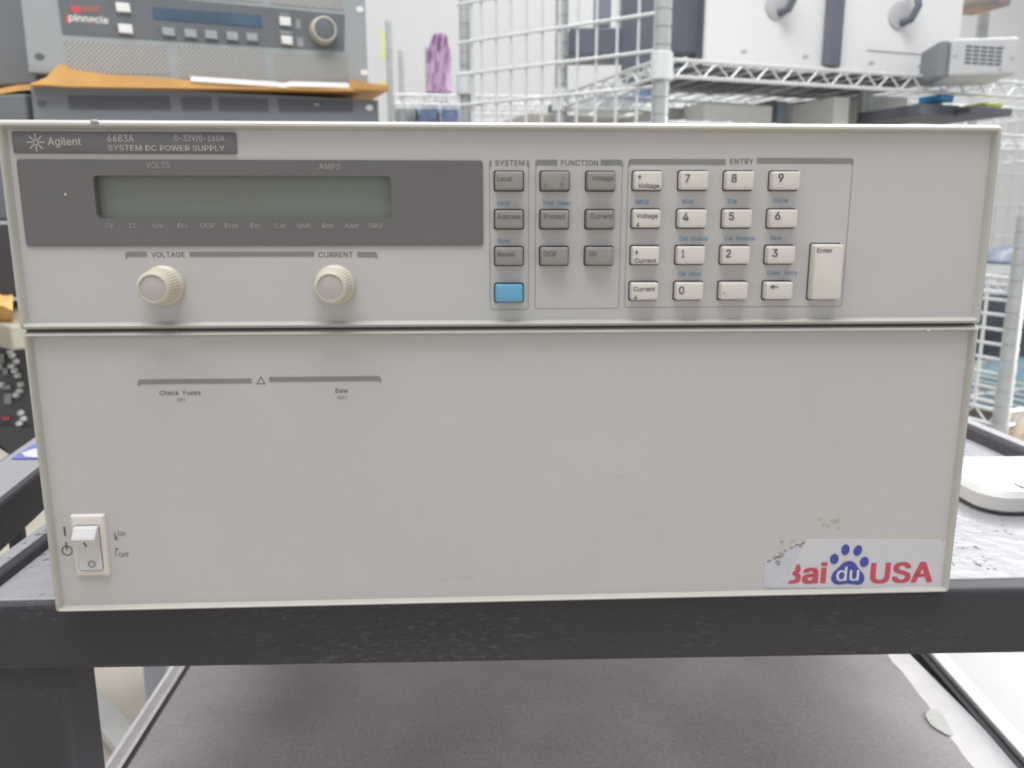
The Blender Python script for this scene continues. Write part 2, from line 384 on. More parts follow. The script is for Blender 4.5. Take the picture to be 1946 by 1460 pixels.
# keys
def key(x, z, w, h, m, name='key', letters=(), mt=None, arrows=(), label=None, tall=.0047):
    x0, x1, z0, z1 = x-w/2, x+w/2, z-h/2, z+h/2
    mt = mt or (m_keytxtdark if m == m_keydark else m_keytxt)
    mb = MB(); pad(mb, x0-.0005, x1+.0005, z0-.0005, z1+.0005, .0011, [(.001, 0), (-.0002, 0)])
    g = mb.build('key_gap', m_well, ps)
    mb = MB(); pad(mb, x0, x1, z0, z1, .001, [(.001, 0), (-tall+.0011, .00012), (-tall+.0005, .00022), (-tall+.00012, .0005), (-tall, .0010)])
    k = mb.build(name, m, ps, smooth=True); g.parent = k
    if label: k['label'] = label
    y = -tall-.0001
    if letters or arrows:
        mb = MB()
        for s, l, r, t, b, bo in letters: txt(mb, s, l, r, t, b, y, bo)
        for cx_, t, b, d in arrows:
            xa, za = pp(cx_, t, y); _, zb = pp(cx_, b, y); H = za-zb
            mb.prism([Vector((xa-.00022, y, zb)), Vector((xa+.00022, y, zb)), Vector((xa+.00022, y, za)), Vector((xa-.00022, y, za))], Vector((0, -.00005, 0)))
            tip, ba = (za, za-H*.5) if d == 'u' else (zb, zb+H*.5)
            mb.prism([Vector((xa-.0009, y-.00007, ba)), Vector((xa+.0009, y-.00007, ba)), Vector((xa, y-.00007, tip))], Vector((0, -.00005, 0)))
        mb.build('lettering', mt, k)
    return k
KX = [-.00215, .0174, .0370, .0571, .0770, .0968, .1168]
KZ = [.1938, .1778, .1622, .1466]
kw, kh = .0121, .0078
key(KX[0], KZ[0], kw, kh, m_keydark, letters=[('Local', 945, 973.6, 335, 344, .018)])
key(KX[0], KZ[1], kw, kh, m_keydark, letters=[('Address', 945, 989.4, 407.2, 416, .018)])
key(KX[0], KZ[2], kw, kh, m_keydark, letters=[('Recall', 945, 979, 478.5, 487.2, .018)])
key(KX[0], KZ[3]-.0003, kw, kh, m_keyblue, label='blank blue shift key')
key(KX[1], KZ[0], kw, kh, m_keydark, letters=[('ff', 1064, 1071, 347.5, 356.7, .004), ('f', 1068, 1071.5, 336, 343.5, .003), ('o', 1034, 1039.5, 347, 356, .003)], mt=m_keytxtfade, label='key with worn lettering')
key(KX[2], KZ[0], kw, kh, m_keydark, letters=[('Voltage', 1123.8, 1165.4, 334, 342.6, .018)])
key(KX[1], KZ[1], kw, kh, m_keydark, letters=[('Protect', 1033.4, 1074, 406.8, 415.8, .018)])
key(KX[2], KZ[1], kw, kh, m_keydark, letters=[('Current', 1122, 1164.3, 406.4, 415.2, .018)])
key(KX[1], KZ[2], kw, kh, m_keydark, letters=[('OCP', 1032.8, 1057.3, 478, 487, .018)])
key(KX[2], KZ[2], kw, kh, m_keydark, letters=[('OV', 1119.8, 1134.7, 477.6, 486.4, .018)])
key(KX[3], KZ[0]+.0002, kw, kh, m_keylight, letters=[('Voltage', 1212.6, 1253, 349, 357.4, .018)], arrows=[(1216, 332.5, 341, 'u')])
key(KX[3], KZ[1]+.0003, kw, kh, m_keylight, letters=[('Voltage', 1209.5, 1250, 406, 414.4, .018)], arrows=[(1212.6, 423.5, 432, 'd')])
key(KX[3], KZ[2]+.0003, kw, kh, m_keylight, letters=[('Current', 1205.8, 1247, 491.4, 499.6, .018)], arrows=[(1210, 476, 484.5, 'u')])
key(KX[3], KZ[3]+.0003, kw, kh, m_keylight, letters=[('Current', 1204, 1245, 545.4, 553.6, .018)], arrows=[(1207.8, 562, 570, 'd')])
for i, j, s, l, r, t, b in ((0, 0, '7', 1301.5, 1311, 331.6, 347), (1, 0, '8', 1389.6, 1400.2, 331.3, 346.4), (2, 0, '9', 1478.4, 1489, 330.2, 345.6), (0, 1, '4', 1297.2, 1308.8, 404.4, 419.3), (1, 1, '5', 1384.8, 1395, 403.8, 418.4), (2, 1, '6', 1472.3, 1483, 402.6, 417.6), (0, 2, '1', 1295, 1300.5, 475.3, 489.4), (1, 2, '2', 1379.3, 1389, 474.6, 489), (2, 2, '3', 1467, 1478, 473.8, 488.2), (0, 3, '0', 1290, 1300, 544.6, 559)):
    key(KX[4+i], KZ[j]+.0003, kw+.0002, kh, m_keylight, letters=[(s, l, r, t, b, .02)])
key(KX[5], KZ[3]+.0003, kw+.0002, kh, m_keylight, letters=[('.', 1374.8, 1377.4, 545, 558.5, .03)])
k = key(KX[6], KZ[3]+.0003, kw+.0002, kh, m_keylight)
mb = MB(); y = -.0048; xa, za = pp(1462.5, 545.3, y); xb, _ = pp(1479, 545.3, y)
mb.prism([Vector((xa+.001, y, za-.00025)), Vector((xb, y, za-.00025)), Vector((xb, y, za+.00025)), Vector((xa+.001, y, za+.00025))], Vector((0, -.00005, 0)))
mb.prism([Vector((xa, y-.00007, za)), Vector((xa+.0019, y-.00007, za-.0010)), Vector((xa+.0019, y-.00007, za+.0010))], Vector((0, -.00005, 0)))
mb.build('lettering', m_keytxt, k)
key(.1377, .1550, .0132, .0242, m_keylight, letters=[('Enter', 1553, 1582, 472, 480, .018)], tall=.0055, label='tall enter key')

# knobs
for kx, kz in ((-.1500, .1500), (-.0774, .1500)):
    n = 72
    kb = MB().lathe((kx, 0, kz), (0, -1, 0), [(-.001, .0086), (.0008, .0088), (.0022, .0085), (.0030, .0078), (.0118, .0072), (.0132, .0066), (.0137, .0058), (.0137, .0054), (.0132, .0053)], n, ridge=((3, 4), .032)).build('knob', m_knob, ps, smooth=False)
    for p in kb.data.polygons: p.use_smooth = True
    kb.data.set_sharp_from_angle(angle=math.radians(20))
    MB().lathe((kx, 0, kz), (0, -1, 0), [(.011, .0052), (.0133, .0053), (.0134, .0050)], 40).build('knob_cap', m_knobcap, kb, smooth=True)

# lower panel print
bar(lp_, 261.3, 477.8, 721.6, 730.4, hook='l'); bar(lp_, 511.2, 724, 717, 726, hook='r')
words('grey_lettering', m_txtgrey, lp_, (('Check  Fuses', 303.6, 381.6, 742.8, 751), ('Dew', 637.6, 661.4, 738.6, 747)), Y)
mb = MB()
c = [pp(496, 714.6), pp(487, 730.4), pp(505, 730.4)]; g = (sum(p[0] for p in c)/3, sum(p[1] for p in c)/3)
o_ = [Vector((p[0], Y, p[1])) for p in c]; i_ = [Vector((g[0]+(p[0]-g[0])*.62, Y, g[1]+(p[1]-g[1])*.62)) for p in c]
mb.add(o_+i_, [(k, (k+1) % 3, 3+(k+1) % 3, 3+k) for k in range(3)])
mb.build('warning_triangle', m_txtgrey, lp_)
m_fadeblue = mat('faded_blue_letters', (.30, .30, .42), .5)
words('blue_lettering', m_fadeblue, lp_, (('on', 336.5, 351.5, 755, 763), ('on', 642, 658.5, 751, 759)), Y)
# power symbols beside the switch
mb = MB()
x0, z0 = pp(124.3, 1018); x1, z1 = pp(122.3, 1001); sheet(mb, x0-.0005, x0+.0004, z0, z1, Y)
cx, cz = pp(127.6, 1046.6)
ring = lambda r, n=28: [Vector((cx+r*math.cos(t*2*math.pi/n), Y, cz+r*math.sin(t*2*math.pi/n))) for t in range(n)]
mb.add(ring(.0025)+ring(.0019), [(i, (i+1) % 28, 28+(i+1) % 28, 28+i) for i in range(28)])
sheet(mb, cx-.00035, cx+.00035, cz+.0004, cz+.0042, Y-.0001)
mb.build('power_symbol', m_keytxt, lp_)
mb = MB()
words('switch_lettering', m_txtgrey, lp_, (('On', 224, 239, 1010.5, 1018.4), ('Off', 225.5, 245, 1050.8, 1058.6)), Y)
for a in (((217, 1010), (218, 1027), (225, 1025)), ((218.3, 1041), (226, 1041.5), (220.5, 1048))):
    mb.prism([Vector((pp(*q)[0], Y, pp(*q)[1])) for q in a], Vector((0, -.00006, 0)))
x0, z0 = pp(220.5, 1058.5); _, z1 = pp(220, 1048); sheet(mb, x0-.00015, x0+.00015, z0, z1, Y)
mb.build('switch_arrows', m_txtgrey, lp_)

# rocker switch
SX0, SX1, SZ0, SZ1 = -.2000, -.1848, .0179, .0475
mb = MB(); pad(mb, SX0, SX1, SZ0, SZ1, .0008, [(.0008, 0), (-.0010, .0001), (-.0016, .0005), (-.0019, .0014)])
sw = mb.build('power_switch', m_switch, ps, smooth=True)
OX0, OX1, OZ0, OZ1 = -.1977, -.1873, .0212, .0428
mb = MB(); pad(mb, OX0-.0003, OX1+.0003, OZ0-.0003, OZ1+.0003, .0012, [(.0008, 0), (-.00205, 0)])
mb.build('switch_gap', mat('switch_gap_shade', (.26, .245, .24), .6), sw)
mb = MB(); prof = [(-.0018, .0427), (-.0040, .0424), (-.0068, .0388), (-.0074, .0377), (-.0062, .0362), (-.0046, .0340), (-.0034, .0305), (-.0027, .0260), (-.0028, .0213), (-.0018, .0212)]
mb.loft([[Vector((x_, y_, z_)) for y_, z_ in prof] for x_ in (OX0, OX1)])
rk = mb.build('rocker', m_rocker, sw, bevel=.0007, seg=3)
mb = MB()
xi, zi = OX0+.0052, .0350
mb.prism([Vector((xi-.0003, -.0064, .0362)), Vector((xi+.0003, -.0064, .0362)), Vector((xi+.0003, -.0047, .0335)), Vector((xi-.0003, -.0047, .0335))], Vector((0, -.0002, 0)))
cx, cz = OX0+.0060, .0246
A = [Vector((cx+.0016*math.cos(t*math.pi/12), -.00315, cz+.0016*math.sin(t*math.pi/12))) for t in range(24)]
B = [Vector((cx+.0012*math.cos(t*math.pi/12), -.00315, cz+.0012*math.sin(t*math.pi/12))) for t in range(24)]
mb.add(A+B, [(i, (i+1) % 24, 24+(i+1) % 24, 24+i) for i in range(24)])
mb.build('rocker_symbols', m_keytxt, sw)

def ell(px, py, rx, ry, tilt, y, n=28):
    cx, cz = pp(px, py, y); sx = .000228; t = math.radians(tilt); r = []
    for i in range(n):
        a = 2*math.pi*i/n; u, v = rx*sx*math.cos(a), ry*sx*math.sin(a)
        r.append(Vector((cx+u*math.cos(t)-v*math.sin(t), y, cz+u*math.sin(t)+v*math.cos(t))))
    return r
def ell_pts(px, py, rx, ry, tilt, y, n, rnd):
    c = Vector((pp(px, py, y)[0], y, pp(px, py, y)[1])); return [c+(p-c)*rnd.uniform(.6, 1.25) for p in ell(px, py, rx, ry, tilt, y, n)]
m_smudge = mat('glue_smudge', (.475, .465, .44), .7, .2, col2=(.43, .415, .385), vscale=500)
m_scuff = mat('scuff_mark', (.475, .462, .44), .6, .3, col2=(.52, .502, .485), vscale=500)
# torn sticker
Y = -.0002
tear = [(1470, 1060), (1480, 1052), (1487, 1049), (1494, 1042), (1502, 1040), (1509, 1034), (1519, 1032), (1527, 1029), (1537, 1025)]
out = [(1450, 1116.5), (1452.5, 1066)] + tear + [(1660, 1025), (1787, 1026.5), (1791, 1034), (1795, 1027), (1803, 1027.5), (1796.5, 1117)]
mb = MB(); mb.prism([Vector((pp(*q)[0], 0, pp(*q)[1])) for q in out], Vector((0, Y, 0)))
st = mb.build('sticker', m_sticker, ps); st['label'] = 'torn white sticker with a blue paw and red letters'
mb = MB(); torn = [(1451, 1116), (1453, 1067)] + tear[:-1] + [(1523, 1036), (1518, 1048), (1515, 1062), (1508, 1070), (1503, 1078), (1500, 1092), (1499, 1116)]
mb.prism([Vector((pp(*q)[0], Y-.00005, pp(*q)[1])) for q in torn], Vector((0, -.00005, 0)))
mb.build('torn_patch', m_torn, st)
rs = random.Random(3)
for px, py, rx, ry, tl in ((1462, 1066, 7, 3.2, 15), (1474, 1060, 8, 3.6, 25), (1484, 1056, 7, 6, 40), (1479, 1070, 5, 6, 60), (1492, 1047, 5, 3, 30), (1503, 1042, 5, 2.6, 30), (1514, 1036, 6, 2.6, 25), (1526, 1032, 7, 3, 30), (1521, 1038, 4, 3.4, 50), (1486, 1030, 3.4, 2.4, 0), (1508, 1029, 6, 1.8, 10)):
    cpts = ell_pts(px, py, rx, ry, tl, Y-.00014, 16, rs)
    MB().prism(cpts, Vector((0, -.00005, 0))).build('tear_grime', m_grime if py != 1029 else m_smudge, st)
Y = -.00034
def bold_txt(mb, *a): txt(mb, *a)
words('red_lettering', m_red, st, (('ai', 1523.5, 1569.8, 1071.5, 1108.6), ('USA', 1652.5, 1771, 1071.3, 1108)), Y, .03)
mb = MB()
bb = MB(); txt(bb, 'B', 1489, 1521, 1073, 1108.6, Y, .03)
bm = bmesh.new(); vv = [bm.verts.new(v) for v in bb.v]
for f in bb.f:
    try: bm.faces.new([vv[i] for i in f])
    except ValueError: pass
q1 = Vector((pp(1513, 1074)[0], Y, pp(1513, 1074)[1])); q2 = Vector((pp(1499, 1104)[0], Y, pp(1499, 1104)[1]))
d = (q2-q1); nrm = Vector((-d.z, 0, d.x)); nrm = nrm if nrm.x < 0 else -nrm
bmesh.ops.bisect_plane(bm, geom=bm.verts[:]+bm.edges[:]+bm.faces[:], plane_co=q1, plane_no=nrm, clear_outer=True)
bm.verts.index_update(); bm.verts.ensure_lookup_table()
mb.add([v.co for v in bm.verts], [[v.index for v in f.verts] for f in bm.faces]); bm.free()
mb.build('red_lettering', m_red, st)
mb = MB(); th = Vector((0, -.00006, 0))
for q in ((1585.6, 1062.6, 9.2, 11.6, 0), (1606.8, 1045, 8.8, 12, 0), (1630.2, 1046.6, 9, 12, -14), (1642.6, 1068.2, 9.6, 11.6, -6)): mb.prism(ell(*q, Y), th)
padpx = [(1614, 1065.4), (1621, 1067), (1626, 1072), (1631, 1080), (1638, 1087), (1642.5, 1095), (1641.5, 1104), (1636, 1110), (1627, 1111.4), (1616, 1109.2), (1606, 1109), (1596, 1111), (1586, 1110), (1579.5, 1104), (1578.6, 1096), (1583, 1087.5), (1591, 1080.5), (1598, 1073), (1604, 1067.5)]
def smooth_pts(p, it=2):
    for _ in range(it):
        q = []
        for i in range(len(p)):
            a, b = p[i], p[(i+1) % len(p)]; q += [(a[0]*.75+b[0]*.25, a[1]*.75+b[1]*.25), (a[0]*.25+b[0]*.75, a[1]*.25+b[1]*.75)]
        p = q
    return p
mb.prism([Vector((pp(*q)[0], Y, pp(*q)[1])) for q in smooth_pts(padpx)], th)
mb.build('paw_emblem', m_blue, st)
mb = MB(); txt(mb, 'du', 1588.5, 1631.5, 1077.8, 1104.2, Y-.0001, .012)
mb.build('white_lettering', m_white, st)
# faint scuffs on the lower panel
for px, py, rx, ry, tl in ((884, 1097, 22, 1.6, -4), (846, 1101, 9, 1.2, 8), (1180, 905, 14, 1.0, 30), (430, 1050, 10, 1.0, -20), (1712, 652, 8, 2.2, 15)):
    MB().prism(ell_pts(px, py, rx, ry, tl, -.00004, 18, rs), Vector((0, -.00004, 0))).build('scuff', m_scuff, lp_)
# smudge of old glue above the sticker
mb = MB()
for q in ((1558, 986, 4, 3.2, 20), (1566, 996, 6, 4, 40), (1574, 1000, 5, 3, -30), (1583, 991, 7, 4.5, -25), (1592, 989, 5, 6, 0), (1593, 1003, 4, 4, 0)):
    cpts = ell(*q, -.00004, 14); mb.prism([p+Vector((random.uniform(-.0002, .0002), 0, random.uniform(-.0002, .0002))) for p in cpts], Vector((0, -.00006, 0)))
mb.build('glue_smudge', m_smudge, lp_)
adopt(ps)

# ------------------------------------------------------------------ black cart under it
ct = thing('utility_cart', (.06, .3, FLOOR), 'black plastic utility cart with scuffed edges carrying the power supply', 'cart')
TL, TR_, TY0, TY1 = -.2525, .386, .0055, .56
OL, OR_ = TL-.013, TR_+.016
rot = Matrix.Translation((0, 0, 0))
mb = MB()
# apron: slightly skewed front
mb.loft([[Vector((OL, .0105, -.035)), Vector((OR_, .0005, -.036)), Vector((OR_, TY1, -.036)), Vector((OL, TY1, -.035))],
         [Vector((OL, .0105, -.0005)), Vector((OR_, .0005, -.0005)), Vector((OR_, TY1, -.0005)), Vector((OL, TY1, -.0005))]])
tray = mb.build('top_tray', m_cart, ct, bevel=.0025, seg=3)
MB().box((OL+.003, .0135, -.004), (OR_-.003, TY1-.003, .0002)).build('tray_surface', m_carttop, ct, bevel=.001)
mb = MB(); mb.loft([[Vector((x, y, z)) for x, z in ((OL, -.003), (TL+.001, -.003), (TL, .0045), (TL-.003, .0065), (OL+.002, .0065), (OL, .004))] for y in (.012, TY1)])
mb.build('tray_rim', m_cart, ct, bevel=.001)
mb = MB(); mb.loft([[Vector((x, y, z)) for x, z in ((OR_, -.003), (TR_-.001, -.003), (TR_, .0085), (TR_+.003, .0115), (OR_-.003, .0115), (OR_, .008))] for y in (.2, TY1)])
mb.build('tray_rim', m_cart, ct, bevel=.001)
MB().box((OL+.002, .014, .0062), (TL-.0034, TY1-.002, .0068)).build('rim_top', m_carttop, ct, bevel=.0002)  # lighter strips on both rims: worn tops, their lit look put into colour
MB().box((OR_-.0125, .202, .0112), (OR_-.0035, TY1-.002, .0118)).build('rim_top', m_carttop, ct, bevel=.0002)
for lx in (OL+.004, OR_-.046):
    for ly in (.014, TY1-.06):
        mb = MB(); mb.loft([rr(lx, lx+.038, 0, .042, .008, 0)]*1, cap0=False, cap1=False) if False else None
        pts = rr(lx, lx+.040, ly, ly+.042, .009, 0)
        mb.loft([[Vector((p.x, p.z, z)) for p in pts] for z in (-.0345, -.22, FLOOR+.06)])
        mb.build('leg', m_cart, ct, smooth=True)
        MB().lathe((lx+.02, ly+.02, FLOOR+.031), (1, 0, 0), [(-.012, .026), (-.010, .031), (.010, .031), (.012, .026)], 24).build('caster_wheel', m_cart, ct, smooth=True)
ZL = -.222
LX0, LX1 = -.276, .392
m_lowtray = mat('lower_tray_plastic', (.74, .71, .72), .42, .5, var=.08, vscale=25, bump=.1, bscale=60)
lt = MB().box((LX0-.02, .02, ZL-.03), (LX1-.004, TY1-.02, ZL)).build('lower_tray', m_lowtray, ct, bevel=.002)
m_rim = mat('lit_rim_plastic', (.74, .72, .73), .4, .5, var=.12, vscale=40)  # strong light on the right rim is put into this near-white
mb = MB(); mb.box((LX0-.014, .02, ZL-.02), (LX0-.0045, TY1-.02, ZL+.004)); mb.build('tray_rim', mat('scuffed_rim_plastic', (.36, .34, .345), .45, .5, var=.12, vscale=40), lt, bevel=.002)
qa, qb = pz(1767, 1258, ZL), pz(1925, 1440, ZL); sk = (qa.x-qb.x)/(qa.y-qb.y)
ex = lambda y, d=0: qa.x+sk*(y-qa.y)+d
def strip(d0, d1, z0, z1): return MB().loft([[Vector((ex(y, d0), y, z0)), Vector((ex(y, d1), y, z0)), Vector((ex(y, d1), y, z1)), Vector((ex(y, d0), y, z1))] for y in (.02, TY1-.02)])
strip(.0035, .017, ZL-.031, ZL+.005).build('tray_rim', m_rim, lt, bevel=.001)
mb = MB(); mb.box((LX0-.0044, .02, ZL-.02), (LX0, TY1-.02, ZL+.0006)); mb.build('tray_groove', m_cart, lt)
strip(-.003, .0034, ZL-.02, ZL+.0006).build('tray_groove', m_cart, lt)
adopt(ct)
# mat on the lower tray
edge = [Vector((LX0+.0005, .03, ZL+.0005)), Vector((LX0+.0005, TY1-.03, ZL+.0005))]
right = []; ma, mb_ = pz(1699, 1262, ZL), pz(1832, 1440, ZL)
for i in range(30):
    y = TY1-.03-(TY1-.06)*i/29; right.append(Vector((ma.x+(mb_.x-ma.x)*(ma.y-y)/(ma.y-mb_.y)+.0010*math.sin(i*.9)+.0008*math.sin(i*2.3), y, ZL+.0005)))
mb = MB(); mb.prism(edge+right, Vector((0, 0, .0022)))
tag(mb.build('shelf_mat', m_mat, None, bevel=.0006), 'brown grey rubbery mat lying on the lower shelf of the black cart', 'mat')
# scrap of white tape at its right edge
mb = MB(); pts = [(1758, 1362), (1762, 1352), (1775, 1347), (1788, 1352), (1797, 1368), (1806, 1384), (1814, 1400), (1800, 1398), (1786, 1390), (1770, 1380)]
mb.prism([pz(x, y, ZL+.003) for x, y in smooth_pts(pts, 1)], Vector((0, 0, .0006)))
tag(mb.build('tape_scrap', mat('white_tape', (.62, .62, .6), .6, var=.05, vscale=120, bump=.3, bscale=200)), 'small torn scrap of white tape on the right edge of the brown mat', 'tape')

# ------------------------------------------------------------------ second cart, to the left
c2 = thing('work_stand', (-.5, .4, FLOOR), 'narrow black stand rail at the left edge with blue tape and white label', 'stand')
D = (pz(69, 900)-pz(0, 956)).normalized(); D.z = 0; D.normalize(); N2 = Vector((-D.y, D.x, 0))
o2 = pz(0, 956)-D*.35
mb = MB(); mb.obox(o2+Vector((0, 0, -.031)), D*.95, N2*.040, Vector((0, 0, .031))); mb.build('top_rail', m_cart, c2, bevel=.003)
mb = MB(); mb.obox(o2+D*.004+N2*.004+Vector((0, 0, -.003)), D*.94, N2*.033, Vector((0, 0, .0034))); mb.build('rail_top', m_carttop, c2, bevel=.001)
q = hit(30, 1040, o2+N2*.02, N2)
for k_ in (0, .45):
    MB().box((q.x-.005, q.y+k_*.7, FLOOR+.05), (q.x+.005, q.y+.007+k_*.7, -.031)).build('leg', m_cart, c2, bevel=.001)
    MB().lathe((q.x, q.y+k_*.7, FLOOR+.029), (1, 0, 0), [(-.011, .024), (-.009, .029), (.009, .029), (.011, .024)], 20).build('caster_wheel', m_cart, c2, smooth=True)
tp = [pz(x, y, .0008) for x, y in ((22, 872), (60, 848), (95, 835), (95, 873), (30, 873))]
tpo = MB().prism(tp, Vector((0, 0, .0006))).build('blue_tape', mat('blue_tape', (.13, .15, .42), .5), c2)
lb = [pz(x, y, .0016) for x, y in ((41, 862), (50, 859), (62, 855), (90, 850), (90, 871), (62, 870), (48, 869))]
MB().prism(lb, Vector((0, 0, .0005))).build('paper_label', mat('label_paper', (.48, .48, .50), .6), tpo)
adopt(c2)

# low white lid on the right of the cart
c0 = pz(1875, 986); cx, cy = c0.x+.062, c0.y+.040
tub = thing('plastic_box', (cx, cy, 0), 'low white rounded plastic box lying on the cart right of the power supply', 'box')
m_tub = mat('white_plastic', (.50, .50, .505), .45, .4, var=.02, vscale=30)
def rrz(cx, cy, wx, wy, r, z): return [Vector((p.x+cx, p.z+cy, z)) for p in rr(-wx, wx, -wy, wy, r, 0, 6)]
mb = MB()
mb.loft([rrz(cx, cy, .059, .036, .016, .0016), rrz(cx, cy, .062, .039, .018, .004), rrz(cx, cy, .062, .039, .018, .012), rrz(cx, cy, .059, .036, .017, .0155), rrz(cx, cy, .05, .028, .014, .0165)])
mb.build('box_body', m_tub, tub, smooth=True)
pn = pz(1936, 922, .0167); m_fink = mat('faded_ink', (.30, .27, .24), .6)
for k_ in (0, .0085):
    mb = MB(); mb.tube([pn+Vector((k_+.002-.003*math.sin(a), .0050*math.cos(a), 0)) for a in [math.pi*(.15+.7*i/8) for i in range(9)]], .0006, 6)
    mb.build('printed_mark', m_fink, tub)
adopt(tub)

mb = MB(); mb.box((OR_+.03, .05, FLOOR), (OR_+.75, .95, -.33))  # added box, its white top stands in for the brightly lit floor
tag(mb.build('bright_floor_box', mat('bright_floor_white', (.36, .36, .36), .6, var=.02), bevel=.004), 'added white box standing in for the bright floor right of the black cart', 'carton')
# pale board and grey locker seen below the cart, left
PB = [pz(x, y, FLOOR+.02) for x, y in ((120, 1246), (290, 1440), (262, 1486), (90, 1284))]
tag(MB().prism([p for p in PB], Vector((0, 0, .018))).build('wooden_board', mat('pale_board', (.50, .49, .47), .5, var=.05)), 'pale grey board lying across the beige floor beside the cart leg', 'board')
lk = thing('locker', R(310, 1300, 1.45), 'grey blue steel locker standing behind the lower shelf of the cart', 'locker')
a = R(276, 1330, 1.40)
MB().box((a.x, a.y, FLOOR), (a.x+.40, a.y+.3, -.25)).build('locker_body', mat('grey_steel', (.31, .33, .37), .5, var=.05), lk, bevel=.004)
MB().box((a.x+.042, a.y-.006, FLOOR+.02), (a.x+.39, a.y-.0005, -.28)).build('locker_door', mat('light_steel', (.50, .53, .56), .45, var=.03), lk, bevel=.002)
adopt(lk)
# ------------------------------------------------------------------ equipment stack at the left
P0 = Vector((-.6386, .8953, 0)); EX = Vector((.9453, .3262, 0)); NN = Vector((.3262, -.9453, 0)); EZ = Vector((0, 0, 1))
def rp(px, py, out=0.0): return hit(px, py, P0+NN*out, NN)           # point on the rack front plane
def slab(mb, pts, out, depth):                                       # outline read on the rack front, pushed back by depth
    return mb.prism([rp(x, y, out) for x, y in pts], -NN*depth)
def along(px, py): return (rp(px, py)-P0).dot(EX)
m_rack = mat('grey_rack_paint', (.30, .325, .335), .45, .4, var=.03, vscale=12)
m_rackd = mat('dark_rack_paint', (.34, .36, .385), .5, .4, var=.04, vscale=12)
m_ctrl = mat('control_panel_film', (.125, .137, .148), .4, .5, var=.05, vscale=12)
def vent_mat(name, base, hole, pitch):
    m = mat(name, base, .5); nt = m.node_tree; b = nt.nodes['Principled BSDF']; tc = nt.nodes['Texture Coordinate']
    mp = nt.nodes.new('ShaderNodeMapping'); mp.inputs['Rotation'].default_value = (0, 0, -math.atan2(EX.y, EX.x)); nt.links.new(tc.outputs['Object'], mp.inputs['Vector'])
    sp = nt.nodes.new('ShaderNodeSeparateXYZ'); nt.links.new(mp.outputs['Vector'], sp.inputs[0])
    outs = []
    for ax in ('X', 'Z'):
        a = nt.nodes.new('ShaderNodeMath'); a.operation = 'MULTIPLY'; a.inputs[1].default_value = 2*math.pi/pitch; nt.links.new(sp.outputs[ax], a.inputs[0])
        s_ = nt.nodes.new('ShaderNodeMath'); s_.operation = 'SINE'; nt.links.new(a.outputs[0], s_.inputs[0]); outs.append(s_)
    mu = nt.nodes.new('ShaderNodeMath'); mu.operation = 'MULTIPLY'; nt.links.new(outs[0].outputs[0], mu.inputs[0]); nt.links.new(outs[1].outputs[0], mu.inputs[1])
    r = nt.nodes.new('ShaderNodeMapRange'); r.inputs['From Min'].default_value = .15; r.inputs['From Max'].default_value = .45; nt.links.new(mu.outputs[0], r.inputs['Value'])
    mx = nt.nodes.new('ShaderNodeMix'); mx.data_type = 'RGBA'; mx.inputs['A'].default_value = (*base, 1); mx.inputs['B'].default_value = (*hole, 1)
    nt.links.new(r.outputs['Result'], mx.inputs['Factor']); nt.links.new(mx.outputs['Result'], b.inputs['Base Color'])
    return m
m_vent = vent_mat('perforated_steel', (.36, .36, .34), (.11, .11, .115), .0066)
m_ventd = vent_mat('shaded_perforated_steel', (.10, .105, .125), (.05, .05, .06), .0066)  # darker copy of the vent steel, the lower unit's shade put into colour
m_hole = mat('rack_hole', (.10, .10, .11), .7)
m_btnw = mat('white_button', (.72, .70, .68), .45)
m_btng = mat('grey_button', (.30, .33, .35), .45)

u1 = thing('rack_unit', (P0.x+.25, P0.y+.2, .36), 'grey rack generator with dark control panel, round knob and white buttons, above the envelope', 'rack unit')
zt = R(57, -60, 1.16).z; zb = rp(380, 158).z+.0015
def rackslab(parent, name, z0, z1, m, out=0, depth=.02, a0=0.0, a1=.4826):
    mb = MB(); mb.obox(P0+EX*a0+EZ*z0+NN*out-NN*depth, EX*(a1-a0), NN*depth, EZ*(z1-z0)); return mb.build(name, m, parent, bevel=.0015)
rackslab(u1, 'front_frame', zb, zt, m_rack)
rackslab(u1, 'chassis', zb+.003, zt-.004, m_rackd, -.021, .33, .022, .46)
mb = MB(); slab(mb, [(108, -14), (119, 64.5), (654, 97), (655, 28), (390, 3), (300, -6)], .0012, .002); cp = mb.build('control_panel', m_ctrl, u1)
for q in ([(121, 78), (316, 87), (323, 141), (134, 141)], [(338, 88), (501, 97), (507, 152), (342, 150)], [(520, 99), (660, 107), (663, 158), (524, 155)], [(512, -22), (648, -16), (652, 20), (512, 7)], [(372, -26), (494, -22), (494, 5), (372, -3)]):
    mb = MB(); slab(mb, q, .0008, .002); mb.build('vent_grille', m_vent, u1)
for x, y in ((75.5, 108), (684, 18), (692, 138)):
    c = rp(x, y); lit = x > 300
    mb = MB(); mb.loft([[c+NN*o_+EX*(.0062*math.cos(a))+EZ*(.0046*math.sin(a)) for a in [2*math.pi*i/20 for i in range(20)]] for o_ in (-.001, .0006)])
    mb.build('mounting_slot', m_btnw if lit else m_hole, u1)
def btn(q, m, h=.004, name='button', par=u1):
    mb = MB(); pts = [rp(x, y, .0012) for x, y in q]; c = sum(pts, Vector())/len(pts)
    mb.loft([pts, [c+(p-c)*.95+NN*h for p in pts], [c+(p-c)*.82+NN*(h+.0008) for p in pts]]); return mb.build(name, m, par, smooth=False)
for q in ([(218.5, 5), (246, 7.5), (249, 25.5), (221.5, 23.5)], [(223.5, 45.5), (251, 48), (253.5, 66), (226, 63.5)], [(530, 32), (552, 34), (553.5, 51), (531.5, 49)], [(533, 68), (555, 70), (556.5, 87), (535, 84)]): btn(q, m_btnw)
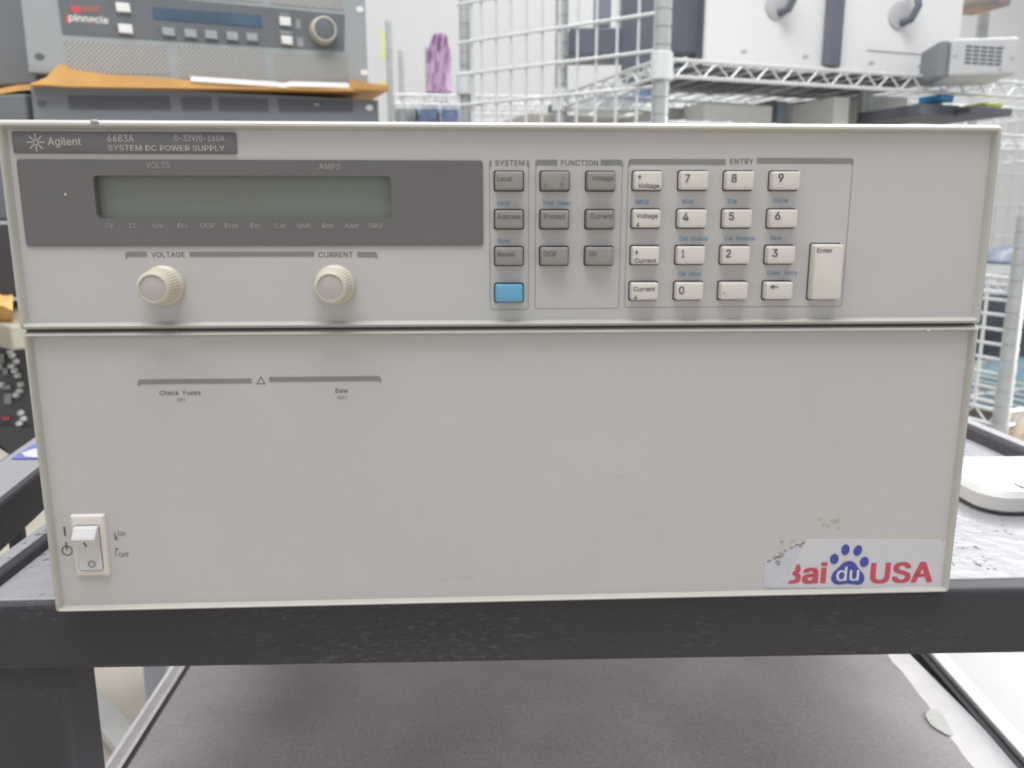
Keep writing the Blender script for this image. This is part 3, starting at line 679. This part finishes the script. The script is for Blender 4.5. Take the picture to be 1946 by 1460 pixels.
for q in ([(306, 52), (331, 54.5), (333.5, 70.5), (308.5, 68)], [(349, 55.5), (373, 57.5), (375, 74), (351, 71.5)], [(388, 58), (412, 60), (414, 76.5), (390, 74)], [(429, 60.5), (452, 62.5), (453.5, 79), (431, 77)], [(467, 63), (489, 65), (490.5, 80.5), (469, 78.5)]): btn(q, m_btng)
m_lcdb = mat('blue_display', (.05, .075, .11), .25, .6, col2=(.07, .125, .19), vscale=18)
mb = MB(); slab(mb, [(290, 14), (496, 29), (497, 52), (292, 36)], .0022, .002); mb.build('display', m_lcdb, cp)
# lettering
def rtxt(mb, s, l, r, t, b, out=.0016, bold=0, dy=0):
    p = rp(l, b, out); pr = rp(r, b+dy, out); w = (pr-p).dot(EX); h = rp(l, t, out).z-p.z
    txt_uv(mb, s, lambda u, v: p+EX*u+EZ*v, w, h, bold)
mb = MB(); rtxt(mb, 'pinnacle', 131, 206, 26.5, 39.5, .0016, .02); mb.build('white_lettering', m_btnw, cp)
m_redl = mat('red_print', (.62, .08, .08), .5); m_redd = mat('dull_red_print', (.26, .12, .12), .5)
mb = MB(); rtxt(mb, 'ae', 135, 154, 8, 22.5, .0016, .05)
slab(mb, [(125, 28), (130.5, 28), (131, 43), (125, 43)], .0017, .0004); slab(mb, [(172, 41), (179, 41.5), (176, 45.5)], .0017, .0004); mb.build('red_lettering', m_redl, cp)
mb = MB(); slab(mb, [(155, 11), (195, 13), (184, 23.5), (155, 23)], .0017, .0004); mb.build('red_stripe', m_redd, cp)
m_dimp = mat('dim_panel_print', (.27, .28, .29), .5)
mb = MB()
for q in ([(532, 25), (549, 26), (549, 29), (532, 28)], [(532, 58), (554, 60), (555, 65), (533, 63)], [(562, 36), (571, 37), (572, 55), (563, 54)], [(564, 71), (576, 72), (578, 89), (566, 88)]): slab(mb, q, .0016, .0003)
mb.build('panel_legend', m_dimp, cp)
kc = rp(613, 60)
kn = MB().lathe(kc, NN, [(0, .0205), (.004, .0205), (.018, .0185), (.021, .0180), (.0215, .0170), (.0215, .0160), (.0195, .0157)], 48).build('knob', mat('ivory_knob', (.55, .52, .44), .4), u1, smooth=True)
MB().lathe(kc, NN, [(.018, .0155), (.0205, .0156), (.0207, .0150)], 40).build('knob_cap', m_ctrl, kn, smooth=True)
adopt(u1)
# lower unit
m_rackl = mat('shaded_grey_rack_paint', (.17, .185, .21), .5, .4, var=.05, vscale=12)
u2 = thing('rack_unit', (P0.x+.25, P0.y+.2, .2), 'lower grey rack unit with dark vent slots under the orange envelope', 'rack unit')
z1b = rp(380, 173).z; z0b = .06
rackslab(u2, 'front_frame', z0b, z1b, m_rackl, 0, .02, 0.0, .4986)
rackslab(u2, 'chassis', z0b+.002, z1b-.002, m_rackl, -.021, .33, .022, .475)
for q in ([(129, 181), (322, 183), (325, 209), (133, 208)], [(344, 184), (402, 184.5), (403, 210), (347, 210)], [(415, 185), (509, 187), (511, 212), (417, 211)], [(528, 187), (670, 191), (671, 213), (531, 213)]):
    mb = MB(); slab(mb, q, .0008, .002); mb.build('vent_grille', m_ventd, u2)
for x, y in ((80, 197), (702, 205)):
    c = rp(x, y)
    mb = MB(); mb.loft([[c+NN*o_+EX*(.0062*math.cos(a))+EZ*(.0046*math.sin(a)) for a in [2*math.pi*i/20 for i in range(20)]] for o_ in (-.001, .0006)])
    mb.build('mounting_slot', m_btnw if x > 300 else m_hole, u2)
mb = MB(); mb.tube([rp(598, 200, .001), rp(603, 198, .002), rp(606, 201, .002)], .0008, 6); mb.build('bright_nick', m_btnw, u2)
adopt(u2)
# envelope sagging over the lower unit
m_env = mat('manila_paper', (.60, .34, .12), .6, .3, var=.10, vscale=25, bump=.2, bscale=60)
topl = [(60, 158), (76, 152), (88, 147), (104, 130), (113, 121), (124, 124), (135, 131), (160, 136), (200, 141), (280, 146), (365, 153), (470, 160), (525, 164), (540, 167), (552, 163), (600, 165), (666, 168), (735, 171.5)]
botl = [(58, 162), (76, 161.5), (92, 162), (106, 163), (115, 164), (126, 164.5), (138, 165), (162, 165), (202, 166), (282, 167), (367, 168), (472, 169.5), (527, 170.5), (541, 171), (553, 171), (601, 172), (667, 173), (737, 173)]
mb = MB(); OUT = .022; loops = []
for (a, b), (c, d) in zip(topl, botl):
    f0, f1 = rp(c, d, OUT), rp(a, b, OUT+.002*math.sin(a*.05))
    f1.z = max(f1.z, f0.z+.0022); k_ = min(1, max(.0, (f1.z-f0.z)/.03))
    bt = f1+NN*-.05; bt.z = f1.z-(f1.z-f0.z)*.5
    b2 = bt-NN*.15; b2.z = f0.z+.004
    bb_ = f0-NN*.2
    loops.append([f0, f1, bt, b2, bb_])
mb.loft(loops)
tag(mb.build('envelope', m_env, None, smooth=True), 'crumpled manila envelope squeezed between the two grey rack units', 'envelope')
mb = MB(); mb.loft([[rp(a, b-10, .018), rp(a, b-.5, .024), rp(a, b+.8, .016)] for a, b in ((362, 155), (440, 160), (520, 165), (538, 167.5), (552, 165), (600, 166), (668, 168))])
tag(mb.build('paper_sheet', mat('white_paper', (.60, .59, .575), .6)), 'white sheet of paper sticking out of the manila envelope', 'paper')
mb = MB(); mb.loft([[rp(a, b0, .024), rp(a, b1, .026), rp(a, b1, .006), rp(a, b0, .004)] for a, b0, b1 in ((664, 166, 149), (672, 169, 152), (690, 170, 156), (715, 171, 160), (738, 172, 163.5))])
tag(mb.build('envelope_flap', m_env, None, smooth=True), 'folded orange envelope corner sticking out right of the rack units', 'envelope')

# dark cases left of the rack units
def pxbox(mb, l, t, r, b, depth_t, thick, yaw=0, grow=0):
    e = Vector((math.cos(yaw), -math.sin(yaw), 0)); n = Vector((-e.y, e.x, 0))   # n points away from the camera
    p0 = R((l+r)/2, (t+b)/2, depth_t)
    a = sum(((hit(l, y, p0, n)-p0).dot(e) for y in (t, b)))/2; c = sum(((hit(r, y, p0, n)-p0).dot(e) for y in (t, b)))/2
    z1 = hit((l+r)/2, t, p0, n).z; z0 = hit((l+r)/2, b, p0, n).z
    o = Vector((p0.x, p0.y, 0))+e*a+EZ*z0
    mb.obox(o, e*(c-a), n*thick, EZ*(z1-z0))
    return o, e*(c-a), n, z1-z0
m_casing = mat('dark_grey_case', (.175, .185, .20), .5, .4, var=.05, vscale=10)
mb = MB(); pxbox(mb, -260, -60, 56, 168, 1.24, .3, .3)
tag(mb.build('equipment_case', m_casing, bevel=.004), 'upper dark grey equipment case beside the left edge of the rack generator', 'case')
mb = MB(); pxbox(mb, -260, 184, 60, 420, 1.24, .3, .3)
tag(mb.build('equipment_case', m_casing, bevel=.004), 'lower dark grey equipment case below the orange strip at the left edge', 'case')
mb = MB(); mb.loft([[R(x, y+k*11, 1.20+dd) for k, dd in ((0, 0), (1, 0), (1, .25), (0, .25))] for x, y in ((-120, 178), (-40, 172), (0, 168), (35, 162), (62, 160))])
tag(mb.build('envelope', m_env), 'flat manila strip between the two dark cases at the left edge', 'envelope')
# lower left: crumpled manila, board, patch panel
mb = MB(); lo = []
for i in range(9):
    x = -120+i*18; lo.append([R(x, 612+3*math.sin(i), 1.02), R(x, 585+6*math.sin(i*1.7), 1.0), R(x, 556+8*math.sin(i*1.1), 1.03), R(x, 560, 1.2), R(x, 612, 1.2)])
mb.loft(lo); tag(mb.build('envelope', m_env), 'crumpled manila paper on the beige board left of the power supply', 'envelope')
mb = MB(); pxbox(mb, -200, 430, 60, 562, 1.15, .3, .3)
tag(mb.build('equipment_case', mat('navy_case', (.05, .05, .062), .5, var=.1)), 'black case behind the crumpled manila paper at the left edge', 'case')
e1 = [(-160, 555), (90, 655), (90, 690), (-160, 600)]
a0, a1 = R(-160, 560, 1.16), R(110, 652, .98); zz = (a0.z+a1.z)/2
a0 = pz(-160, 585, zz); a1 = pz(120, 640, zz); dd = (a1-a0).normalized(); nn = Vector((-dd.y, dd.x, 0))
mb = MB(); mb.obox(a0+EZ*-.03, dd*.32, nn*.30, EZ*.03)
tag(mb.build('shelf_board', mat('beige_board', (.34, .32, .26), .5, var=.05), bevel=.003), 'beige board edge above the panel of white knobs at left', 'board')
pk = thing('patch_panel', R(20, 740, 1.15), 'dark panel with rows of small white knobs left of the power supply', 'panel')
mb = MB(); O, E_, N_, H_ = pxbox(mb, -160, 640, 66, 812, 1.06, .25, .1); mb.build('panel_body', mat('black_panel', (.065, .065, .072), .5, var=.1, vscale=30), pk)
p0 = R(-47, 726, 1.06); nv = N_
for x, y in ((22, 668), (26, 675), (33, 686), (24, 695), (30, 704), (36, 713), (40, 742), (33, 750), (42, 784), (47, 795), (39, 804), (2, 696), (5, 731), (42, 730)):
    c = hit(x, y, p0, nv); MB().lathe(c, -nv, [(0, .0036), (.004, .0034), (.006, .0028), (.0068, .0012)], 14).build('knob', mat('pale_knob', (.5, .5, .49), .4), pk, smooth=True)
mb = MB()
for l, t, r, b in ((-2, 672, 8, 690), (4, 700, 15, 712), (-4, 732, 20, 740), (8, 748, 22, 768)):
    mb.loft([[hit(x, y, p0-nv*.0005, nv) for x, y in ((l, t), (r, t), (r, b), (l, b))], [hit(x, y, p0-nv*.003, nv) for x, y in ((l, t), (r, t), (r, b), (l, b))]])
mb.build('label_strip', mat('grey_label', (.22, .22, .235), .5), pk)
mb = MB(); mb.loft([[hit(x, y, p0-nv*.0005, nv) for x, y in ((4, 793), (19, 792), (19, 798), (4, 799))], [hit(x, y, p0-nv*.003, nv) for x, y in ((4, 793), (19, 792), (19, 798), (4, 799))]])
mb.build('red_label', mat('red_label', (.4, .06, .08), .5), pk)
adopt(pk)
mb = MB(); pxbox(mb, -160, 814, 66, 1010, 1.07, .25, .1); pxbox
mb2 = MB(); pts = [(-160, 740), (60, 813), (75, 813), (75, 900), (26, 872), (-5, 842)]
n_ = Vector((0, -1, 0)); pq = R(20, 850, 1.07)
mb2.prism([hit(x, y, pq, n_) for x, y in ((66, 812), (66, 905), (26, 870), (-20, 828), (-60, 790), (-60, 812))], Vector((0, .3, 0)))
tag(mb2.build('equipment_case', mat('black_base', (.055, .055, .06), .5, var=.1)), 'black slanting base beneath the panel of white knobs', 'case')

# ------------------------------------------------------------------ wire shelving
m_wire = mat('chrome_wire', (.68, .70, .70), .35, .5, metal=.25, var=.05, vscale=20)
m_post = mat('zinc_post', (.47, .49, .49), .38, .5, metal=.4, var=.08, vscale=30)
def truss(mb, a, b, h=.024, r=.0032, pitch=.046):
    a, b = Vector(a), Vector(b); dn = Vector((0, 0, -h)); L = (b-a).length; n = max(2, int(L/pitch))
    mb.tube([a, b], r, 8); mb.tube([a+dn, b+dn], r, 8)
    zz_ = [a+(b-a)*(i/(2*n))+(dn if i % 2 else Vector()) for i in range(2*n+1)]
    mb.tube(zz_, r*.62, 6)
def wire_shelf(parent, A, e1, e2, L, Dp, pitch=.042):
    mb = MB(); A = Vector(A)
    truss(mb, A, A+e1*L); truss(mb, A+e2*Dp, A+e1*L+e2*Dp); truss(mb, A, A+e2*Dp); truss(mb, A+e1*L, A+e1*L+e2*Dp)
    n = int(L/pitch)
    for i in range(1, n): p = A+e1*(L*i/n)+EZ*.004; mb.tube([p, p+e2*Dp], .0019, 5)
    for k_ in (.33, .66): p = A+e2*(Dp*k_)-EZ*.001; mb.tube([p, p+e1*L], .0026, 6)
    return mb.build('wire_shelf', m_wire, parent)
def post(parent, p, z0, z1, r=.0127):
    mb = MB(); prof = []
    z = z0
    while z < z1: prof += [(z, r), (z+.022, r), (z+.0225, r*.9), (z+.0245, r*.9)]; z += .025
    mb.lathe((p.x, p.y, 0), (0, 0, 1), prof, 18); return mb.build('post', m_post, parent, smooth=True)
def collar(parent, p, z):
    return MB().lathe((p.x, p.y, z), (0, 0, 1), [(-.030, .0155), (-.028, .018), (.010, .0165), (.012, .0135)], 20).build('shelf_collar', m_wire, parent, smooth=True)
def grid(parent, pa, pb, ta, tb, vx, hy, vtop, vbot, r=.0024, yref=120):
    """mesh panel: from pixel column pa at depth ta to pb at depth tb (both on one upright plane)"""
    A = R(pa, yref, ta); B = R(pb, yref, tb); e = Vector((B.x-A.x, B.y-A.y, 0)).normalized(); n = Vector((-e.y, e.x, 0))
    mb = MB()
    zt_ = hit(pb, vtop, B, n).z; zb_ = hit(pb, vbot, B, n).z
    for x in vx:
        p = hit(x, yref, A, n); mb.tube([Vector((p.x, p.y, zb_)), Vector((p.x, p.y, zt_))], r, 6)
    for y in hy:
        z = hit(pb, y, B, n).z; mb.tube([Vector((A.x, A.y, z))+n*-.004, Vector((B.x, B.y, z))+n*-.004], r*1.1, 6)
    return mb.build('mesh_panel', m_wire, parent)

s1 = thing('shelving_unit', Vector((.3, 1.2, FLOOR)), 'chrome wire shelving unit holding the white cabinets at upper right', 'shelving')
A1 = R(1258, 112, 1.24); B1 = R(1946, 148, 1.47); zs = A1.z
A1.z = 0; B1.z = 0; e1 = (B1-A1).normalized(); e2 = Vector((-e1.y, e1.x, 0))
A1.z = zs
wire_shelf(s1, A1, e1, e2, 1.05, .40)
ZS2 = .30-.02
A2 = Vector((A1.x, A1.y, R(1800, 222, 1.45).z-.03)); wire_shelf(s1, A2, e1, e2, 1.05, .40)
for q in (A1, A1+e2*.40, A1+e1*1.05, A1+e1*1.05+e2*.4): post(s1, q, FLOOR, 1.0)
collar(s1, A1, zs-.002); collar(s1, A1+e2*.4, zs-.002)
q = R(1625, 200, 1.62); post(s1, q, FLOOR, zs-.02); collar(s1, q, zs-.03)
grid(s1, 872, 1250, 1.52, 1.30, [897, 915, 943, 971, 1000, 1030, 1063, 1097, 1133, 1172, 1212, 1243], [-60, 26, 97, 165, 235, 300], -120, 420)
qd = R(884, 140, 1.56); post(s1, qd, FLOOR, 1.0, .0105); collar(s1, qd, R(884, 150, 1.56).z)
adopt(s1)
# shelf between the two, further back (seen through the mesh)
s3 = thing('shelving_unit', Vector((0, 2.2, FLOOR)), 'far chrome wire shelving behind the mesh panel with a purple bag on it', 'shelving')
A3 = R(742, 180, 2.2); wire_shelf(s3, A3, Vector((1, .05, 0)).normalized(), Vector((-.05, 1, 0)).normalized(), 1.0, .4, .03)
A4 = A3+EZ*-.17; wire_shelf(s3, A4, Vector((1, .05, 0)).normalized(), Vector((-.05, 1, 0)).normalized(), 1.0, .4, .03)
for k_ in (0, 1.0):
    for d_ in (0, .4): post(s3, A3+Vector((k_, d_+.05*k_, 0)), FLOOR, A3.z+.18 if k_ == 0 else A3.z+.3, .009)
adopt(s3)
# lower right unit
s2 = thing('shelving_unit', Vector((.75, 1.1, FLOOR)), 'lower chrome wire rack at the right edge with a mesh side and blue tub', 'shelving')
PT = R(1922, 640, 1.30); zU = R(1922, 528, 1.30).z; zL = R(1905, 790, 1.30).z
eR = Vector((.80, .60, 0)); eL = Vector((-.35, .94, 0)).normalized(); eR = Vector((eL.y, -eL.x, 0))
post(s2, PT, FLOOR, .16, .0125)
PQ = PT+eL*.34; post(s2, PQ, FLOOR, .48, .0125)
for z_ in (zU, zL):
    wire_shelf(s2, Vector((PT.x, PT.y, z_)), eR, eL, .5, .34); 
mb = MB(); base = Vector((PT.x, PT.y, 0))
for k_ in (.05, .10, .15, .20, .25, .30): p = base+eL*k_; mb.tube([Vector((p.x, p.y, zL)), Vector((p.x, p.y, zU))], .0026, 6)
for i in range(9): z_ = zL+(zU-zL)*(i+.5)/9; mb.tube([base+eL*.0+EZ*z_, base+eL*.34+EZ*z_], .0028, 6)
mb.build('mesh_panel', m_wire, s2)
mb = MB()
for px in (1884, 1908, 1932, 1956, 1980):
    a = R(px, 260, 1.75); b = R(px, 520, 1.75); mb.tube([Vector((a.x, a.y, .02)), Vector((a.x, a.y, .38))], .0024, 6)
for py in (270, 330, 390, 450): a = R(1890, py, 1.76); b = R(2040, py, 1.80); b.z = a.z; mb.tube([a, b], .0022, 6)
mb.build('upper_mesh_panel', m_wire, s2)
adopt(s2)

# ------------------------------------------------------------------ things on the shelves
m_cab = mat('white_cabinet_paint', (.80, .80, .80), .5, .35, var=.01, vscale=5)
m_cabside = mat('dark_cabinet_side', (.14, .15, .19), .5, .4, var=.06, vscale=8)
m_handle = mat('dark_handle', (.13, .14, .17), .4); m_hplate = mat('handle_plate', (.50, .50, .52), .4)
yawF = -math.atan2(e1.y, e1.x)
def cabinet(l, t, r, b, dep, label, hx, hy, feet, slot=None):
    c = R((l+r)/2, b, dep); o = thing('instrument_cabinet', c, label, 'cabinet', 'white cabinets on the wire shelf')
    mb = MB(); O, E, N, H = pxbox(mb, l, t, r, b, dep, .012, yawF); fr = mb.build('front_panel', m_cab, o, bevel=.003)
    p0 = R((l+r)/2, (t+b)/2, dep)
    mb = MB(); mb.obox(O+N*.0125+E*.01+EZ*.004, E*.98, N*.30, EZ*(H-.008)); mb.build('cabinet_body', m_cabside, o, bevel=.003)
    if hx:
        c = hit(hx, hy, p0-N*.0005, N)
        MB().lathe(c, -N, [(0, .023), (.003, .022), (.004, .020)], 24).build('handle_plate', m_hplate, o, smooth=True)
        mb = MB(); ee = E.normalized(); mb.tube([c-N*.004-EZ*.012+ee*.004, c-N*.02-EZ*.010+ee*.008, c-N*.026+EZ*.012+ee*.016, c-N*.022+EZ*.03+ee*.014, c-N*.006+EZ*.036+ee*.012], .0065, 10)
        mb.build('handle', m_handle, o, smooth=True)
    for x, y in feet:
        c = hit(x, y, p0-N*.0003, N); MB().prism([c+E.normalized()*u+EZ*v for u, v in ((-.006, -.0028), (.004, -.0024), (.007, .002), (-.003, .0022))], -N*.001).build('label_mark', m_hplate, o)
    if slot:
        a, b_ = [hit(x, y, p0-N*.001, N) for x, y in slot]; MB().tube([a, b_], .0009, 6).build('panel_seam', m_hplate, o)
    adopt(o); return o
cabinet(1345, -90, 1582, 132, 1.34, 'white front cabinet left of the dark gap on the wire shelf', 1476, 10, ((1413, 97), (1530, 107)))
cabinet(1602, -90, 1830, 145, 1.42, 'white front cabinet right of the dark gap, behind the vented box', 1708, 30, ((1655, 119), (1748, 125)), ((1648, 95), (1752, 103)))
mb = MB(); pxbox(mb, 1277, -90, 1346, 103, 1.33, .06, yawF+.1)
tag(mb.build('equipment_case', m_cabside, bevel=.004), 'dark navy case between the wire post and the white cabinets', 'case')
mb = MB(); pxbox(mb, 1579, -90, 1606, 126, 1.36, .015, yawF)  # added slab that fills in for the dark gap between the cabinets
tag(mb.build('equipment_case', m_cabside, bevel=.002), 'added dark blue slab standing in for the gap between the two white cabinets', 'case')
vb = thing('vented_box', R(1860, 140, 1.30), 'small silver box with a dark slotted grille on the wire shelf', 'box')
mb = MB(); O, E, N, H = pxbox(mb, 1808, 72, 1936, 143, 1.30, .12, .22); mb.build('box_body', mat('silver_paint', (.50, .51, .52), .35, .5, var=.03), vb, bevel=.004)
mb = MB(); mb.obox(O-E.normalized()*.016+N*.01, E.normalized()*.0155, N*.1, EZ*H); mb.build('side_plate', mat('dark_side_plate', (.2, .21, .23), .5), vb, bevel=.003)
mb = MB(); p0 = R(1872, 107, 1.30)
for j in range(5):
    for i in range(5):
        l = 1836+i*14.4-j*.8; t = 86+j*7.6+i*.9; q = [hit(x, y, p0-N*.0006, N) for x, y in ((l, t), (l+12, t+.6), (l+12, t+5.4), (l, t+4.8))]
        mb.prism(q, N*.001)
mb.build('grille', m_handle, vb)
for x, y in ((1815, 103), (1924, 108), (1906, 86), (1901, 129)):
    c = hit(x, y, p0-N*.0004, N); MB().lathe(c, -N, [(0, .0032), (.0015, .003)], 12).build('screw', m_hplate, vb)
adopt(vb)
def sbox(name, l, t, r, b, dep, th, m, label, cat, yaw=yawF, bevel=.003, group=None):
    mb = MB(); pxbox(mb, l, t, r, b, dep, th, yaw); return tag(mb.build(name, m, bevel=bevel), label, cat, group)
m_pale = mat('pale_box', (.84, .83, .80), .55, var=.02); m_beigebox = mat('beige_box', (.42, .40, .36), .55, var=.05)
sbox('instrument_box', 1082, 52, 1250, 104, 1.62, .12, m_cabside, 'long dark navy box behind the wire mesh panel', 'box', .05)
sbox('storage_jar', 1186, -40, 1216, 51, 1.68, .05, mat('brown_jar', (.42, .36, .3), .5, col2=(.16, .16, .18), vscale=12), 'tall brownish container on the navy box behind the mesh', 'container', 0)
sbox('storage_jar', 1134, -40, 1162, 51, 1.68, .05, mat('slate_jar', (.22, .24, .29), .5), 'slim slate container next to the brownish one behind the mesh', 'container', 0)
sbox('instrument_box', 1218, -60, 1252, 46, 1.68, .1, mat('grey_box', (.28, .29, .31), .5), 'grey box close behind the wire post on the navy box', 'box', 0)
sbox('carton', 1336, 197, 1466, 300, 1.50, .2, m_pale, 'cream carton standing just above the top edge of the power supply', 'carton')
sbox('instrument_box', 1262, 206, 1338, 300, 1.54, .2, m_beigebox, 'beige box left of the cream carton under the wire shelf', 'box')
sbox('instrument_box', 1005, 219, 1238, 300, 1.68, .2, m_beigebox, 'low wide beige box behind the bottom of the mesh panel', 'box', -.3)
sbox('carton', 1582, 183, 1612, 300, 1.50, .15, m_pale, 'slim white carton left of the inner shelf post', 'carton')
sbox('carton', 1646, 183, 1722, 300, 1.56, .2, m_pale, 'white carton right of the inner shelf post', 'carton')
# clutter between carton and post
for i, (l, t, r, b, c, lab) in enumerate(((1466, 190, 1476, 226, (.2, .22, .26), 'thin dark strip right of the cream carton'), (1478, 192, 1496, 226, (.36, .42, .46), 'blue grey part right of the dark strip under the shelf'), (1498, 195, 1518, 226, (.45, .49, .50), 'pale grey part in the middle of the clutter under the shelf'), (1522, 192, 1542, 226, (.46, .43, .36), 'tan part left of the black clips under the shelf'), (1544, 190, 1562, 205, (.16, .17, .18), 'black clip in the clutter left of the slim white carton'), (1544, 210, 1576, 226, (.5, .47, .41), 'low tan block left of the slim white carton'))):
    sbox('spare_part', l, t, r, b+30 if i != 4 else b, 1.6, .06, mat('part_paint', c, .5, var=.15, vscale=60), lab, 'part')
m_trayd = mat('black_tray', (.10, .105, .13), .5, var=.08, vscale=40)
sbox('parts_tray', 1748, 198, 1825, 221, 1.40, .15, m_trayd, 'left of two black trays on the shelf, with a blue box on it', 'tray')
mb = MB(); O, E, N, H = pxbox(mb, 1842, 203, 1926, 219, 1.40, .15, yawF)
tag(mb.build('parts_tray', m_trayd, bevel=.004), 'right of two black trays on the shelf, with a yellow pad on it', 'tray')
sbox('small_box', 1787, 179, 1814, 194, 1.43, .05, mat('bright_blue', (.06, .33, .62), .5), 'bright blue box on the left black tray', 'box')
sbox('foam_pad', 1872, 195, 1908, 203.5, 1.43, .05, mat('bright_yellow', (.62, .58, .14), .5), 'yellow pad on the right black tray', 'pad')
sbox('instrument_box', 1860, -60, 1925, 8, 1.75, .1, mat('orange_box', (.55, .34, .2), .5, col2=(.2, .2, .24), vscale=14), 'orange and dark box above the silver vented box', 'box')
# far shelf: purple bag, yellow notice, blue crates
bag = MB(); lo = []
for i in range(9):
    u = i/8; x0 = 812+2*u; w = [0, 46, 50, 50, 48, 46, 42, 36, 20][8-i] if False else 0
mbb = []
for (y, l, r) in ((174, 811, 861), (160, 811, 858), (140, 812, 857), (120, 812, 858), (100, 814, 856), (85, 817, 851), (74, 819, 851), (66, 824, 847)):
    c0 = R(l, y, 2.32); c1 = R(r, y, 2.32); mbb.append([c0+(c1-c0)*k_+Vector((0, (.012*math.sin(k_*19+y*.05)-.02*math.sin(math.pi*k_)), 0)) for k_ in [i/10 for i in range(11)]]+[c1+(c0-c1)*k_+Vector((0, .10*math.sin(math.pi*k_)+.01, 0)) for k_ in [i/6 for i in range(7)]])
bag.loft(mbb); m_bag = mat('purple_plastic', (.38, .22, .38), .4, .5, col2=(.54, .40, .54), vscale=9)
tag(bag.build('plastic_bag', m_bag, smooth=True), 'crumpled purple plastic bag standing on the far wire shelf', 'bag')
sbox('file_folder', 808, 88, 813, 176, 2.33, .12, mat('mauve_card', (.45, .36, .45), .5), 'thin mauve folder leaning at the left of the purple bag', 'folder', 0)
sbox('yellow_notice', 723, 58, 735, 116, 2.6, .004, mat('pale_yellow', (.66, .64, .34), .6), 'pale yellow notice on the white surface right of the rack generator', 'notice', 0, .0005)
sbox('yellow_notice', 722, 152, 737, 176, 2.6, .004, mat('pale_yellow_card', (.66, .62, .32), .6), 'small yellow card behind the orange envelope corner', 'card', 0, .0005)
sbox('storage_crate', 795, 196, 832, 250, 2.5, .2, mat('crate_blue', (.22, .33, .55), .5, col2=(.1, .11, .16), vscale=40), 'blue crate under the far shelf, left of the white strip', 'crate', 0)
sbox('storage_crate', 838, 196, 872, 250, 2.5, .2, mat('crate_blue_deep', (.26, .36, .60), .5, col2=(.12, .14, .2), vscale=40), 'blue crate under the far shelf, left of the mesh panel', 'crate', 0)
sbox('storage_crate', 752, 200, 790, 250, 2.5, .2, mat('crate_grey', (.45, .46, .46), .5, col2=(.12, .13, .16), vscale=40), 'grey crate under the far shelf, next to the rack units', 'crate', 0)
sbox('storage_crate', 1100, 182, 1130, 209, 2.0, .1, mat('crate_steel', (.5, .55, .58), .5, col2=(.62, .64, .66), vscale=30), 'pale steel crate behind the middle of the mesh panel', 'crate', 0)
sbox('storage_crate', 1142, 178, 1200, 212, 2.0, .1, mat('crate_pale', (.55, .58, .6), .5, col2=(.35, .38, .42), vscale=30), 'pale blue grey crate behind the mesh, beside the blue box', 'crate', 0)
sbox('small_box', 1208, 172, 1240, 191, 1.9, .05, mat('cornflower', (.24, .38, .68), .5), 'cornflower blue box behind the mesh beside the wire post', 'box', 0)
sbox('small_box', 1067, 201, 1090, 208, 1.85, .04, mat('dull_red', (.45, .16, .12), .5), 'thin red box on the low beige box behind the mesh', 'box', 0, .001)
sbox('small_box', 1044, 199, 1062, 212, 1.85, .04, m_trayd, 'little dark box left of the thin red one behind the mesh', 'box', 0, .001)
# right: dark machine, blue tub, brown crate, tan roll
mb = MB(); c = R(1955, 490, 1.62)
mb.loft([rrz(c.x, c.y, .085, .06, .03, c.z-.03), rrz(c.x, c.y, .088, .062, .03, c.z-.005), rrz(c.x, c.y, .07, .05, .03, c.z+.012), rrz(c.x, c.y, .045, .035, .02, c.z+.024)])
tag(mb.build('power_tool', mat('navy_plastic', (.09, .12, .19), .35, .5, col2=(.3, .36, .44), vscale=25), smooth=True), 'dark navy rounded machine on the upper shelf at the right edge', 'machine')
mb = MB(); c = R(1962, 740, 1.62)
mb.lathe((c.x, c.y, 0), (0, 0, 1), [(c.z-.04, .098), (c.z-.035, .105), (c.z+.01, .105), (c.z+.028, .1), (c.z+.045, .08), (c.z+.056, .05), (c.z+.06, .01)], 36)
tag(mb.build('round_tub', mat('teal_plastic', (.17, .30, .38), .4, .5, var=.1, vscale=10), smooth=True), 'round blue grey tub behind the mesh side of the right wire rack', 'tub')
sbox('storage_crate', 1862, 560, 2010, 690, 1.78, .3, mat('ink_blue', (.06, .065, .09), .5, col2=(.16, .18, .23), vscale=10), 'ink blue crate behind the mesh of the right wire rack', 'crate', 0)
sbox('storage_crate', 1900, 768, 2040, 830, 1.62, .2, mat('brown_crate', (.16, .12, .11), .5, var=.2, vscale=15), 'dark brown crate below the round blue grey tub', 'crate', 0)
mb = MB(); c = R(1950, 846, 1.36); mb.lathe(c+Vector((0, -.03, 0)), (0, 1, .25), [(0, .014), (0.001, .04), (.004, .044), (.06, .044), (.064, .04)], 30)
tag(mb.build('tape_roll', mat('tan_tape', (.56, .47, .36), .5, var=.05), smooth=True), 'tan roll of tape under the right wire rack beside the cart', 'roll')
